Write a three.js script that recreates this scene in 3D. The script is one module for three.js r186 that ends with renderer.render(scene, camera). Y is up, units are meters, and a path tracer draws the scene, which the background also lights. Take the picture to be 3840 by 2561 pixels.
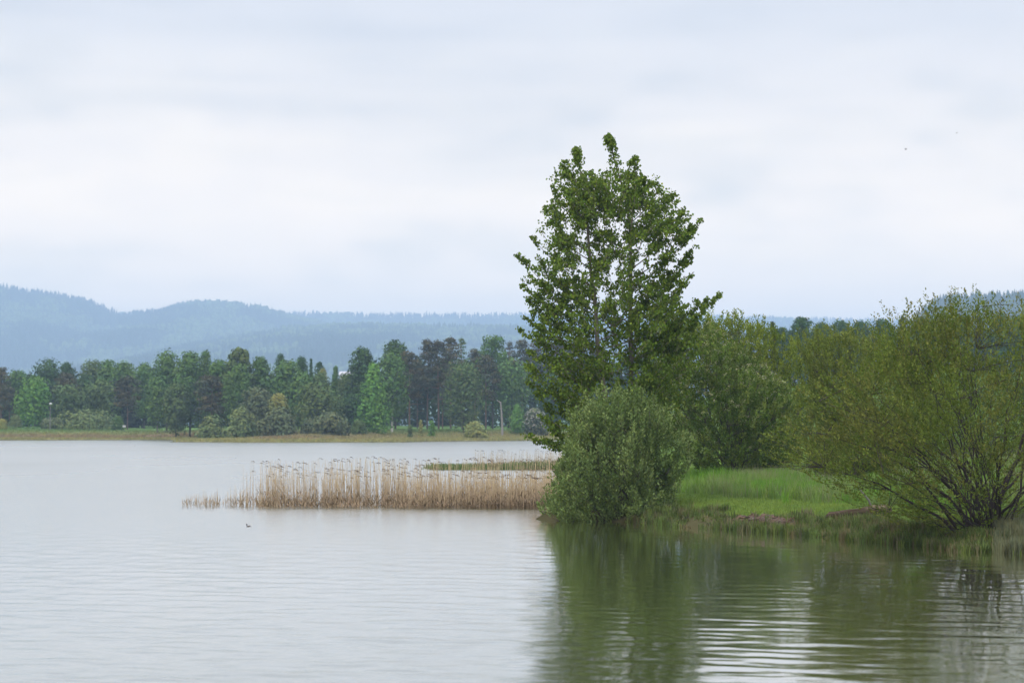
import * as THREE from 'three';

// ------------------------------------------------------------------ camera, sky, sun, exposure
const W = 1024, H = 682, F = 2993, EYE = 3.5, HORIZON = 425.5;
const scene = new THREE.Scene();
const camera = new THREE.PerspectiveCamera(2 * Math.atan(H / 2 / F) * 180 / Math.PI, W / H, 0.5, 30000);
camera.position.set(0, EYE, 0);
camera.rotation.x = Math.atan((HORIZON - H / 2) / F);
camera.focus = 108; camera.userData.fStop = 2.4;
scene.add(camera);

const renderer = new THREE.WebGLRenderer({ antialias: true });
renderer.setSize(W, H);
renderer.toneMapping = THREE.LinearToneMapping;
renderer.toneMappingExposure = 1.38;
renderer.shadowMap.enabled = true;

const sun = new THREE.DirectionalLight(new THREE.Color(1, 0.96, 0.9), 1.5);
sun.position.set(-120, 260, 60); sun.target.position.set(10, 0, -110);
sun.castShadow = true; sun.shadow.radius = 26; sun.shadow.mapSize.set(2048, 2048);
Object.assign(sun.shadow.camera, { left: -120, right: 120, top: 120, bottom: -120, near: 10, far: 700 });
scene.add(sun, sun.target);
scene.fog = new THREE.FogExp2(new THREE.Color(0.54, 0.77, 1.0), 1.3e-4);

// ------------------------------------------------------------------ small tools
function rng(seed) {
  let s = seed | 0;
  return () => { s = (s + 0x6d2b79f5) | 0; let t = Math.imul(s ^ (s >>> 15), 1 | s); t = (t + Math.imul(t ^ (t >>> 7), 61 | t)) ^ t; return ((t ^ (t >>> 14)) >>> 0) / 4294967296; };
}
const ss = (a, b, x) => { const t = Math.min(1, Math.max(0, (x - a) / (b - a))); return t * t * (3 - 2 * t); };
const mix = (a, b, t) => a + (b - a) * t, clamp = (x, a, b) => Math.min(b, Math.max(a, x));
function hash3(x, y, z) { let h = Math.imul(x, 374761393) ^ Math.imul(y, 668265263) ^ Math.imul(z, 2147483647 - 1274126177); h = Math.imul(h ^ (h >>> 13), 1274126177); return ((h ^ (h >>> 16)) >>> 0) / 4294967296; }
function noise(x, y, z = 0) {
  const ix = Math.floor(x), iy = Math.floor(y), iz = Math.floor(z);
  let fx = x - ix, fy = y - iy, fz = z - iz; fx = fx * fx * (3 - 2 * fx); fy = fy * fy * (3 - 2 * fy); fz = fz * fz * (3 - 2 * fz);
  const l = (a, b, t) => a + (b - a) * t, c = (i, j, k) => hash3(ix + i, iy + j, iz + k);
  return l(l(l(c(0, 0, 0), c(1, 0, 0), fx), l(c(0, 1, 0), c(1, 1, 0), fx), fy), l(l(c(0, 0, 1), c(1, 0, 1), fx), l(c(0, 1, 1), c(1, 1, 1), fx), fy), fz) * 2 - 1;
}
function fbm(x, y, z = 0, n = 4) { let s = 0, a = 0.5; for (let i = 0; i < n; i++) { s += a * noise(x, y, z); x *= 2.03; y *= 2.03; z = z * 2.03 + 7.1; a *= 0.5; } return s; }

// a place in the photograph (its own pixels, 3840 wide) at a distance ahead of the camera
const TILT = camera.rotation.x, CT = Math.cos(TILT), ST = Math.sin(TILT);
function at(sx, sy, depth) {
  const a = (sx / 3.75 - W / 2) / F, b = (H / 2 - sy / 3.755) / F, y = b * CT + ST, z = b * ST - CT, k = depth / -z;
  return new THREE.Vector3(a * k, EYE + y * k, -depth);
}
const onWater = (sx, sy) => at(sx, sy, EYE * F / Math.max(0.5, sy / 3.755 - HORIZON));

// ------------------------------------------------------------------ names and labels
const taken = new Map();
function numbered(name) { const n = taken.get(name) ?? 0; taken.set(name, n + 1); return n ? name + '_' + String(n).padStart(3, '0') : name; }
function tag(o, label, category, group, kind) { if (label) o.userData.label = label; if (category) o.userData.category = category; if (group) o.userData.group = group; if (kind) o.userData.kind = kind; return o; }
function thing(name, label, category, pos, group) {
  const o = new THREE.Group(); o.name = numbered(name); scene.add(o); if (pos) o.position.copy(pos);
  return tag(o, label, category, group);
}
function part(name, geometry, material, parent) {
  const m = new THREE.Mesh(geometry, material); m.name = parent === scene ? numbered(name) : name;
  m.castShadow = m.receiveShadow = true; parent.add(m); return m;
}

// ------------------------------------------------------------------ geometry collector
class Geo {
  constructor() { this.p = []; this.c = []; this.i = []; this.n = 0; }
  v(x, y, z, c) { this.p.push(x, y, z); this.c.push(c[0], c[1], c[2]); return this.n++; }
  tri(a, b, c) { this.i.push(a, b, c); }
  // a leaf: a folded rhomb from (x, y, z) along direction d, its width across w
  leaf(x, y, z, dx, dy, dz, wx, wy, wz, L, Wd, c) {
    const h = Wd / 2, m = 0.45 * L, a = this.v(x, y, z, c), b = this.v(x + dx * m + wx * h, y + dy * m + wy * h, z + dz * m + wz * h, c);
    const e = this.v(x + dx * L, y + dy * L, z + dz * L, c), f = this.v(x + dx * m - wx * h, y + dy * m - wy * h, z + dz * m - wz * h, c);
    this.i.push(a, b, e, a, e, f);
  }
  // a clump of leaves seen from far: a quad with its normal near n
  clump(x, y, z, nx, ny, nz, s, c, r) {
    let ux = r() - 0.5, uy = r() - 0.5, uz = r() - 0.5; const l = Math.hypot(nx, ny, nz) || 1; nx /= l; ny /= l; nz /= l;
    const d = ux * nx + uy * ny + uz * nz; ux -= d * nx; uy -= d * ny; uz -= d * nz; const q = Math.hypot(ux, uy, uz) || 1; ux /= q; uy /= q; uz /= q;
    const vx = ny * uz - nz * uy, vy = nz * ux - nx * uz, vz = nx * uy - ny * ux, s2 = s * (0.5 + r() * 0.5), k = (r() - 0.5) * s * 0.5;
    const a = this.v(x - ux * s, y - uy * s, z - uz * s, c), b = this.v(x + vx * s2 + ux * k, y + vy * s2 + uy * k, z + vz * s2 + uz * k, c), e = this.v(x + ux * s, y + uy * s, z + uz * s, c), f = this.v(x - vx * s2 + ux * k, y - vy * s2 + uy * k, z - vz * s2 + uz * k, c);
    this.i.push(a, b, e, a, e, f);
  }
  tube(pts, r0, r1, c, sides = 6, c2 = c) {
    let prev = -1; const n = pts.length, T = new THREE.Vector3(), A = new THREE.Vector3(), B = new THREE.Vector3(), X = new THREE.Vector3(0.31, 0.05, 0.95);
    for (let k = 0; k < n; k++) {
      T.copy(pts[Math.min(n - 1, k + 1)]).sub(pts[Math.max(0, k - 1)]).normalize(); A.crossVectors(T, X).normalize(); B.crossVectors(T, A);
      const t = k / (n - 1), r = mix(r0, r1, t), cc = [mix(c[0], c2[0], t), mix(c[1], c2[1], t), mix(c[2], c2[2], t)], first = this.n;
      for (let s = 0; s < sides; s++) { const a = s / sides * 2 * Math.PI, x = Math.cos(a) * r, y = Math.sin(a) * r, p = pts[k]; this.v(p.x + A.x * x + B.x * y, p.y + A.y * x + B.y * y, p.z + A.z * x + B.z * y, cc); }
      if (prev >= 0) for (let s = 0; s < sides; s++) { const s2 = (s + 1) % sides; this.i.push(prev + s, first + s, prev + s2, prev + s2, first + s, first + s2); }
      prev = first;
    }
    const p = pts[n - 1], tip = this.v(p.x, p.y, p.z, c2); for (let s = 0; s < sides; s++) this.tri(prev + s, tip, prev + (s + 1) % sides);
  }
  build(smooth) {
    const g = new THREE.BufferGeometry();
    g.setAttribute('position', new THREE.BufferAttribute(new Float32Array(this.p), 3)); g.setAttribute('color', new THREE.BufferAttribute(new Float32Array(this.c), 3));
    g.setIndex(new THREE.BufferAttribute(new Uint32Array(this.i), 1)); if (smooth) g.computeVertexNormals(); return g;
  }
}
const tint = (c, r, v = 0.25, warm = 0.1) => { const k = 1 + (r() - 0.5) * 2 * v, w = (r() - 0.5) * 2 * warm; return [c[0] * k * (1 + w), c[1] * k, c[2] * k * (1 - w)]; };
function bez(a, b, c, n) { const o = []; for (let k = 0; k <= n; k++) { const t = k / n, u = 1 - t; o.push(new THREE.Vector3(u * u * a.x + 2 * u * t * b.x + t * t * c.x, u * u * a.y + 2 * u * t * b.y + t * t * c.y, u * u * a.z + 2 * u * t * b.z + t * t * c.z)); } return o; }
const leafM = (t = 0.35, rough = 0.85, spec = 0.6) => new THREE.MeshPhysicalMaterial({ color: 0xffffff, vertexColors: true, roughness: rough, specularIntensity: spec, transmission: t, thickness: 0, side: THREE.DoubleSide });
const M = {
  leaf: leafM(0.35, 0.85, 0.15), farLeaf: leafM(0.12, 0.95, 0.15), grass: leafM(0.35, 0.9, 0.25),
  bark: new THREE.MeshPhysicalMaterial({ vertexColors: true, roughness: 0.95, specularIntensity: 0.2 }), ground: new THREE.MeshPhysicalMaterial({ vertexColors: true, roughness: 1, specularIntensity: 0 }),
  matte: new THREE.MeshPhysicalMaterial({ vertexColors: true, roughness: 0.95, specularIntensity: 0.2, side: THREE.DoubleSide }),
};

// ------------------------------------------------------------------ sky: high overcast with soft layers
{
  const w = 3072, h = 1536, d = new Float32Array(w * h * 4);
  for (let j = 0; j < h; j++) {
    const el = ((j + 0.5) / h - 0.5) * Math.PI, y = Math.sin(el), ce = Math.cos(el), deg = el * 180 / Math.PI;
    for (let i = 0; i < w; i++) {
      const a = ((i + 0.5) / w - 0.5) * 2 * Math.PI, x = Math.cos(a) * ce, z = Math.sin(a) * ce, o = (j * w + i) * 4;
      let r = 0.76, g = 0.785, b = 0.85;
      if (y > 0) {
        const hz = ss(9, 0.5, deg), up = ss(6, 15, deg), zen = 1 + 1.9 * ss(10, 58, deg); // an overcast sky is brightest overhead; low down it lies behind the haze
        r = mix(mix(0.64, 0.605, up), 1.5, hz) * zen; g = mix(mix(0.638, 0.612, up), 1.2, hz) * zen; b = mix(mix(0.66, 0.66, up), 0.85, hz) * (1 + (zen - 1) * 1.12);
        const k = 1 / (y + 0.055), sheet = fbm(x * k * 1.1 + 3, z * k * 1.1, 1.7, 4), wisp = fbm(x * k * 3.2 + sheet, z * k * 3.2, 9.2, 3);
        const az = Math.atan2(z, x), lump = fbm(az * 22, deg * 0.9, 4.4, 4), band = ss(1.5, 3.5, deg) * ss(9.5, 5.5, deg);
        const streak = fbm(az * 5 + 2, deg * 1.7 + 0.6 * sheet, 12.5, 4); const dark = ss(0.0, 0.5, streak) * ss(3, 7, deg) * ss(40, 20, deg) * 0.11 + ss(0.02, 0.5, lump) * band * 0.13 + ss(0.0, 0.5, sheet) * 0.09 + ss(0.05, 0.5, wisp) * 0.05, cream = ss(0.0, 0.45, -lump) * band * 0.05 + ss(0.1, 0.5, -sheet) * 0.04;
        r *= 1 - dark * 1.15 + cream * 1.3; g *= 1 - dark * 0.92 + cream * 1.05; b *= 1 - dark * 0.7 + cream * 0.4;
      }
      d[o] = r; d[o + 1] = g; d[o + 2] = b; d[o + 3] = 1;
    }
  }
  const t = new THREE.DataTexture(d, w, h, THREE.RGBAFormat, THREE.FloatType); t.mapping = THREE.EquirectangularReflectionMapping; t.magFilter = THREE.LinearFilter; t.needsUpdate = true;
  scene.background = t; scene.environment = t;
}

// ------------------------------------------------------------------ lie of the land
const flat = (v) => [v.x, v.z];
const NEAR = [[2025, 1948], [2150, 1953], [2400, 1958], [2600, 1975], [2800, 1990], [3000, 2006], [3200, 2026], [3400, 2042], [3550, 2054], [3660, 2068], [3720, 2062], [3840, 2075], [4200, 2120], [5600, 2300]].map(([x, y]) => flat(onWater(x, y)));
const nearBack = [[2062, 1905], [2085, 1840], [2100, 1790], [2110, 1764], [2115, 1745], [2140, 1715], [2150, 1690], [2158, 1668], [2160, 1655]].map(([x, y]) => flat(onWater(x, y)));
NEAR.push([400, -60], [9000, -60], [9000, -14200], [120, -14200], ...nearBack.reverse());
const FAR = [[-5200, 1652], [-1500, 1652], [0, 1652], [375, 1651], [600, 1650.5], [835, 1652], [826, 1653.5], [612, 1658], [880, 1660], [1125, 1660.5], [1500, 1659], [1640, 1656.5], [1800, 1655], [2100, 1652], [2400, 1650], [3000, 1648]].map(([x, y]) => flat(onWater(x, y)));
FAR.push([9000, -800], [9000, -14200], [-9000, -14200], [-9000, -800]);
function inside(poly, x, z) { // signed distance, positive on land
  let d = 1e18, s = -1;
  for (let i = 0, n = poly.length, j = n - 1; i < n; j = i++) {
    const ax = poly[i][0], az = poly[i][1], bx = poly[j][0], bz = poly[j][1], ex = bx - ax, ez = bz - az, px = x - ax, pz = z - az;
    const t = clamp((px * ex + pz * ez) / (ex * ex + ez * ez), 0, 1), qx = px - ex * t, qz = pz - ez * t; d = Math.min(d, qx * qx + qz * qz);
    if ((az > z) !== (bz > z) && x < (bx - ax) * (z - az) / (bz - az) + ax) s = -s;
  }
  return s * Math.sqrt(d);
}
function land(x, z) {
  const wob = 0.25 * noise(x * 1.1, z * 1.1) + 0.5 * noise(x * 0.3 + 9, z * 0.3);
  const dn = inside(NEAR, x, z) + wob * ss(60, 90, -z), df = inside(FAR, x, z) + 1.5 * noise(x * 0.08, z * 0.05, 3);
  const hn = dn > 0 ? 0.36 * ss(0, 0.7, dn) + 0.24 * ss(0.8, 4, dn) + 0.95 * ss(5, 34, dn) + 12.5 * ss(150, 620, -z) * ss(15, 78, x) : dn * 0.12;
  const hf = df > 0 ? 0.3 * ss(0, 3, df) + 2.0 * ss(5, 50, df) + 1.3 * ss(50, 130, df) : df * 0.06;
  let h = Math.max(hn, hf, -1.6);
  if (h > 0.1) h += 0.05 * noise(x * 0.9, z * 0.9, 5) * ss(0.1, 0.5, h) + 0.12 * fbm(x * 0.12, z * 0.12, 2) * ss(0.4, 1, h);
  return { h, dn, df };
}
const groundY = (x, z) => land(x, z).h;
function lines(...runs) { const o = []; for (const [a, b, n, pow] of runs) for (let k = 0; k < n; k++) { const t = k / n; o.push(pow ? a * Math.pow(b / a, t) : mix(a, b, t)); } o.push(runs[runs.length - 1][1]); return o; }
{
  const xs = [...lines([-3400, -150, 24, 1]).slice(0, -1), ...lines([-150, 0, 46], [0, 44, 96], [44, 150, 36], [150, 5200, 24, 1])];
  const zs = lines([18, 76, 20], [76, 150, 124], [150, 600, 60, 1], [600, 810, 84], [810, 13800, 44, 1]);
  const g = new Geo(), nx = xs.length, r = rng(5);
  for (const zz of zs) for (const x of xs) {
    const z = -zz, { h, dn, df } = land(x, z), n1 = noise(x * 0.35, z * 0.35, 11), n2 = fbm(x * 0.05, z * 0.03, 21, 3);
    let c;
    if (dn > df) {
      const soil = ss(2.6, 1.2, dn + n1 * 0.8), lush = ss(-0.5, 0.5, n1);
      c = [mix(0.075, 0.09, lush), mix(0.125, 0.145, lush), mix(0.02, 0.026, lush)];
      c = c.map((v, k) => mix(v, [0.055, 0.04, 0.026][k], soil * 0.85));
      if (zz > 300) c = [0.07, 0.115, 0.025];
    } else {
      const w = df + n1 * 4 + n2 * 8;
      const red = ss(8, 16, w) * ss(36, 24, w) * ss(60, -20, x), green = ss(26, 50, w);
      c = [0.2, 0.19, 0.07]; c = c.map((v, k) => mix(v, [0.16, 0.105, 0.07][k], red)); c = c.map((v, k) => mix(v, [0.1, 0.17, 0.05][k], green));
      c = c.map((v, k) => mix(v, [0.05, 0.045, 0.035][k], ss(2.5, 0.5, df + n2)));
    }
    if (h < -0.05) c = [0.06, 0.06, 0.03];
    const k = 0.88 + 0.24 * r(); g.v(x, h, z, c.map((v) => v * k));
  }
  for (let j = 0; j < zs.length - 1; j++) for (let i = 0; i < nx - 1; i++) { const a = j * nx + i; g.i.push(a, a + 1, a + nx, a + 1, a + nx + 1, a + nx); }
  tag(part('ground', g.build(true), M.ground, scene), 'grassy shore and low land around the lake', 'ground', null, 'structure');
}

// ------------------------------------------------------------------ lake
{
  const r = rng(77), waves = [];
  for (let k = 0; k < 64; k++) {
    const L = 0.34 * Math.pow(7.5, k / 63) * (0.9 + 0.2 * r()), phi = (34 + 78 * (r() + r() + r() - 1.5)) * Math.PI / 180;
    waves.push({ L, kx: -Math.sin(phi) * 2 * Math.PI / L, kz: Math.cos(phi) * 2 * Math.PI / L, ph: r() * 6.283, s: 0.0066 * (0.7 + 0.6 * r()) * (L < 1.3 ? 1.15 : 0.85) });
  }
  const rows = []; for (let d = 14; d < 790;) { rows.push(d); d += Math.max(0.1, d * d / (EYE * F) * 0.55); }
  const us = lines([-5, -1.25, 24], [-1.25, 1.25, 420], [1.25, 5, 24]), n = us.length, P = new Float32Array(rows.length * n * 3), N = P.slice(), UV = new Float32Array(rows.length * n * 2), I = [];
  rows.forEach((d, j) => {
    const step = j + 1 < rows.length ? rows[j + 1] - d : 5, edge = ss(120, 100, d);
    us.forEach((u, i) => {
      const x = u * d * 0.1711, z = -d, o = j * n + i, sx = d * 0.1711 * 0.006;
      const patch = 0.75 + 0.9 * fbm(x * 0.05 + 4, z * 0.022, 3, 3), lee = leeAt(x, z), amp = patch * mix(1.45, 0.52, lee);
      let h = 0, gx = 0, gz = 0;
      for (const w of waves) {
        const keep = ss(3.2, 7, w.L / Math.max(step * Math.abs(w.kz) * w.L / 6.283, sx * Math.abs(w.kx) * w.L / 6.283, 0.02)); if (keep <= 0) continue;
        const p = w.kx * x + w.kz * z + w.ph, k = Math.hypot(w.kx, w.kz), a = w.s / k * keep * amp;
        h += a * Math.sin(p); gx += a * w.kx * Math.cos(p); gz += a * w.kz * Math.cos(p);
      }
      P.set([x, h, z], o * 3); const l = Math.hypot(gx, 1, gz); N.set([-gx / l, 1 / l, -gz / l], o * 3); UV.set([x / 320 + 0.5, d / 800], o * 2);
    });
  });
  for (let j = 0; j < rows.length - 1; j++) for (let i = 0; i < n - 1; i++) { const a = j * n + i; I.push(a, a + 1, a + n, a + 1, a + n + 1, a + n); }
  const g = new THREE.BufferGeometry(); g.setAttribute('position', new THREE.BufferAttribute(P, 3)); g.setAttribute('normal', new THREE.BufferAttribute(N, 3)); g.setAttribute('uv', new THREE.BufferAttribute(UV, 2)); g.setIndex(new THREE.BufferAttribute(new Uint32Array(I), 1));
  const S = 1024, T = new Uint8Array(S * S * 4);
  for (let j = 0; j < S; j++) for (let i = 0; i < S; i++) {
    const x = ((i + 0.5) / S - 0.5) * 320, z = -(j + 0.5) / S * 800, v = mix(mix(0.2, 0.3, ss(60, 300, -z)) + 0.05 * fbm(x * 0.04, z * 0.015, 8, 3), 0.07, leeAt(x, z));
    T.fill(clamp(v * 255, 10, 255), (j * S + i) * 4, (j * S + i) * 4 + 4);
  }
  const t = new THREE.DataTexture(T, S, S); t.magFilter = THREE.LinearFilter; t.needsUpdate = true;
  const m = new THREE.MeshPhysicalMaterial({ color: new THREE.Color().setRGB(0.06, 0.066, 0.014), roughness: 1, roughnessMap: t, metalness: 0, ior: 1.5, clearcoat: 1, clearcoatRoughness: 1, clearcoatRoughnessMap: t });
  tag(part('lake_water', g, m, scene), 'rippled lake mirroring the pale sky and the bushes on the bank', 'water', null, 'structure');
}
function leeAt(x, z) { // sheltered water close to the bank on the right
  const px = 512 + x / -z * F, d = inside(NEAR, x, z); return ss(500, 560, px) * ss(-75, -25, d) * ss(130, 112, -z);
}

// ------------------------------------------------------------------ hills and the woods on them
function sample(pts, x) { let k = 0; while (k < pts.length - 2 && x > pts[k + 1][0]) k++; const [ax, ay] = pts[k], [bx, by] = pts[k + 1], t = clamp((x - ax) / (bx - ax), 0, 1); return mix(ay, by, t * t * (3 - 2 * t) * 0.5 + t * 0.5); }
const spruceG = (() => { const g = new Geo(), r = rng(3); const tiers = [[0.05, 0.42, 0.2], [0.3, 0.7, 0.155], [0.56, 1, 0.1]];
  for (const [y0, y1, w] of tiers) { const top = g.v(0, y1, 0, [1, 1, 1]), b = []; for (let s = 0; s < 6; s++) { const a = s * Math.PI / 3 + y0 * 4, q = w * (0.8 + 0.4 * r()); b.push(g.v(Math.cos(a) * q, y0 + 0.06 * r(), Math.sin(a) * q, [1, 1, 1])); } for (let s = 0; s < 6; s++) g.tri(b[s], top, b[(s + 1) % 6]); } return g.build(); })();
const roundG = (() => { const g = new THREE.IcosahedronGeometry(0.34, 1), p = g.attributes.position; for (let k = 0; k < p.count; k++) { const q = 1 + 0.28 * noise(p.getX(k) * 7, p.getY(k) * 7, p.getZ(k) * 7); p.setXYZ(k, p.getX(k) * q, 0.56 + p.getY(k) * q * 1.35, p.getZ(k) * q); } g.deleteAttribute('normal'); g.deleteAttribute('uv'); return g; })();
const hillM = new THREE.MeshPhysicalMaterial({ vertexColors: true, roughness: 1, specularIntensity: 0 }), woodM = new THREE.MeshPhysicalMaterial({ color: 0xffffff, roughness: 1, specularIntensity: 0, side: THREE.DoubleSide });
function ridge({ name, label, crest, pts, near, back, x0, x1, treeH, gap, from, seed, woodName, woodLabel, sparse }) {
  const r = rng(seed), toX = (sx) => (sx / 3.75 - W / 2) / F * crest;
  const height = (x, z) => {
    const sx = (x / crest * F + W / 2) * 3.75, top = Math.max(4, at(0, sample(pts, sx), crest).y - treeH * 0.72), t = (-z - near) / (crest - near), v = t < 1 ? Math.pow(clamp(t, 0, 1), 0.9) : ss(1 + back / (crest - near), 1, t);
    const n = fbm(x / 480 + seed, z / 800, seed, 4) * top * 0.3 * Math.max(0, 1 - v) * ss(0, 0.3, v) + fbm(x / 70, z / 90, seed + 3, 3) * treeH * 0.25 * v; return 2.2 + (top - 2.2) * v + n;
  };
  const g = new Geo(), nx = 150, nz = 44;
  for (let j = 0; j <= nz; j++) for (let i = 0; i <= nx; i++) {
    const x = toX(mix(x0 - 900, x1 + 900, i / nx)), z = -mix(near, crest + back, j / nz), p = fbm(x / 220, z / 380, seed + 1, 3), field = sparse ? ss(0.1, 0.3, p) * ss(0.75, 0.4, j / nz) : 0;
    g.v(x, height(x, z), z, [mix(0.035, 0.11, field), mix(0.06, 0.17, field), mix(0.03, 0.06, field)]);
  }
  for (let j = 0; j < nz; j++) for (let i = 0; i < nx; i++) { const a = j * (nx + 1) + i; g.i.push(a, a + 1, a + nx + 1, a + 1, a + nx + 2, a + nx + 1); }
  tag(part(name, g.build(true), hillM, scene), label, 'hill', null, 'structure');
  const spr = [], rnd = [], X0 = toX(x0), X1 = toX(x1), Z0 = mix(near, crest, from), Z1 = crest + 40, count = Math.round((X1 - X0) * (Z1 - Z0) / gap / gap), m = new THREE.Matrix4(), q = new THREE.Quaternion(), U = new THREE.Vector3(0, 1, 0), c = new THREE.Color();
  for (let k = 0; k < count; k++) {
    const x = mix(X0, X1, r()), z = -mix(Z0, Z1, r()), p = fbm(x / 220, z / 380, seed + 1, 3), leafy = ss(-0.12, 0.3, fbm(x / 150, z / 280, seed + 5, 3)) * 0.75;
    if (sparse && p > 0.12 && r() < 0.93 * ss(crest, mix(near, crest, 0.55), -z)) continue;
    const h = treeH * (0.6 + 0.55 * r()) * (r() < 0.05 ? 1.18 : 1), isLeafy = r() < leafy; q.setFromAxisAngle(U, r() * 6.3);
    m.compose(new THREE.Vector3(x, height(x, z) - 0.5, z), q, new THREE.Vector3(h * (isLeafy ? 0.9 : 1.05), h * (isLeafy ? 0.78 : 1), h * (isLeafy ? 0.9 : 1.05)));
    const k1 = 0.7 + 0.6 * r(); if (isLeafy) c.setRGB(0.085 * k1, 0.125 * k1, 0.045 * k1); else c.setRGB(0.03 * k1, 0.05 * k1, 0.03 * k1);
    (isLeafy ? rnd : spr).push([m.clone(), c.clone()]);
  }
  const grp = thing(woodName, woodLabel, 'forest'); grp.userData.kind = 'stuff';
  for (const [list, geo, nm] of [[spr, spruceG, 'spruces'], [rnd, roundG, 'leafy_trees']]) {
    if (!list.length) continue; const im = new THREE.InstancedMesh(geo, woodM, list.length); im.name = nm; im.userData.kind = 'stuff'; im.castShadow = im.receiveShadow = true; list.forEach(([mm, cc], k) => { im.setMatrixAt(k, mm); im.setColorAt(k, cc); }); grp.add(im);
  }
  return height;
}
ridge({ name: 'far_ridge', label: 'long level blue ridge on the horizon', crest: 13000, near: 10200, back: 900, x0: -150, x1: 4000, treeH: 24, gap: 17, from: 0.45, seed: 41, woodName: 'ridge_forest', woodLabel: 'hazy blue forest covering the long level ridge',
  pts: [[-1200, 1150], [300, 1176], [600, 1172], [1000, 1168], [1150, 1168], [1400, 1172], [1700, 1175], [2000, 1174], [2400, 1180], [2700, 1183], [2900, 1186], [3200, 1192], [3400, 1200], [3840, 1205], [5000, 1205]] });
ridge({ name: 'left_hill', label: 'hazy blue double-humped hill at left', crest: 11000, near: 7400, back: 1000, x0: -120, x1: 2100, treeH: 25, gap: 14, from: 0.22, seed: 17, woodName: 'hill_forest', woodLabel: 'hazy blue forest covering the double-humped hill',
  pts: [[-1500, 1120], [-600, 1066], [0, 1067], [110, 1085], [250, 1103], [340, 1122], [400, 1148], [462, 1178], [520, 1168], [600, 1157], [660, 1138], [700, 1130], [800, 1125], [900, 1133], [980, 1144], [1040, 1166], [1150, 1192], [1300, 1222], [1500, 1245], [1900, 1260], [2400, 1270]] });
const slopeY = ridge({ name: 'low_ridge', label: 'low wooded ridge in front of the long level one', crest: 9000, near: 5300, back: 900, x0: 550, x1: 3350, treeH: 24, gap: 15.5, from: 0.3, seed: 29, woodName: 'slope_forest', woodLabel: 'blue-green woods and clearings on the low ridge', sparse: true,
  pts: [[-500, 1420], [500, 1330], [800, 1270], [950, 1242], [1100, 1222], [1300, 1210], [1500, 1210], [1800, 1217], [2100, 1225], [2400, 1235], [2700, 1240], [3300, 1255], [4200, 1260]] });
ridge({ name: 'right_hill', label: 'blue wooded hill behind the large willow at right', crest: 5000, near: 3800, back: 700, x0: 3330, x1: 4100, treeH: 24, gap: 8.5, from: 0.3, seed: 53, woodName: 'spruce_hill_forest', woodLabel: 'spiky blue spruce wood along the right-hand hilltop',
  pts: [[2600, 1420], [3300, 1300], [3420, 1205], [3480, 1140], [3540, 1112], [3650, 1103], [3760, 1100], [3900, 1095], [4500, 1110], [5200, 1180]] });
{ // single spruce and a pale building seen through the gap in the treeline
  const x = (1306 / 3.75 - W / 2) / F * 6200, t = thing('spruce_tree', 'lone dark pointed spruce on the hazy slope above the gap in the treeline', 'tree', new THREE.Vector3(x, slopeY(x, -6200), -6200)), r = rng(6);
  const g = new Geo(); spruceCrown(g, 22, 9, [0.02, 0.035, 0.025], r, 500); part('crown', g.build(), M.farLeaf, t);
  const b = new Geo(); b.tube([new THREE.Vector3(0, -1, 0), new THREE.Vector3(0, 15, 0)], 0.4, 0.05, [0.06, 0.05, 0.04]); part('trunk', b.build(true), M.bark, t);
}
function spruceCrown(g, h, w, color, r, n) {
  for (let k = 0; k < n; k++) {
    const t = Math.pow(r(), 0.7), y = h * (0.06 + 0.94 * t), R = (1 - t) * w / 2 * (0.75 + 0.35 * Math.abs(Math.sin(t * 26))) + 0.12, a = r() * 6.283, q = R * Math.sqrt(0.25 + 0.75 * r());
    g.clump(Math.cos(a) * q, y - q * 0.25, Math.sin(a) * q, Math.cos(a) * 0.6 + r() - 0.5, 0.7 + r() * 0.5, Math.sin(a) * 0.6 + r() - 0.5, h * 0.025 + 0.12 * r() * (1 - t) * w * 0.3, tint(color, r, 0.3), r);
  }
}

// ------------------------------------------------------------------ trees of the far shore
function blob(g, cx, cy, cz, rx, ry, rz, n, s, color, r, v = 0.22) {
  for (let k = 0; k < n; k++) {
    const u = r() * 2 - 1, a = r() * 6.283, q = Math.sqrt(1 - u * u), dx = Math.cos(a) * q, dy = u, dz = Math.sin(a) * q, R = Math.pow(0.35 + 0.65 * r(), 0.6) * (0.9 + 0.2 * r());
    g.clump(cx + dx * rx * R, cy + dy * ry * R, cz + dz * rz * R, dx + (r() - 0.5) * 1.1, dy + (r() - 0.5) * 1.1 + 0.15, dz + (r() - 0.5) * 1.1, s * (0.55 + 0.7 * r()), tint(color, r, v), r);
  }
}
const HUES = {
  green: [0.081, 0.147, 0.034], bright: [0.097, 0.205, 0.034], deep: [0.046, 0.090, 0.026], olive: [0.086, 0.128, 0.037], grey: [0.121, 0.145, 0.078], yellow: [0.230, 0.241, 0.067], pale: [0.158, 0.182, 0.091],
  pine: [0.078, 0.079, 0.044], brown: [0.098, 0.087, 0.044], spruce: [0.037, 0.054, 0.030], cream: [0.259, 0.250, 0.216],
};
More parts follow.
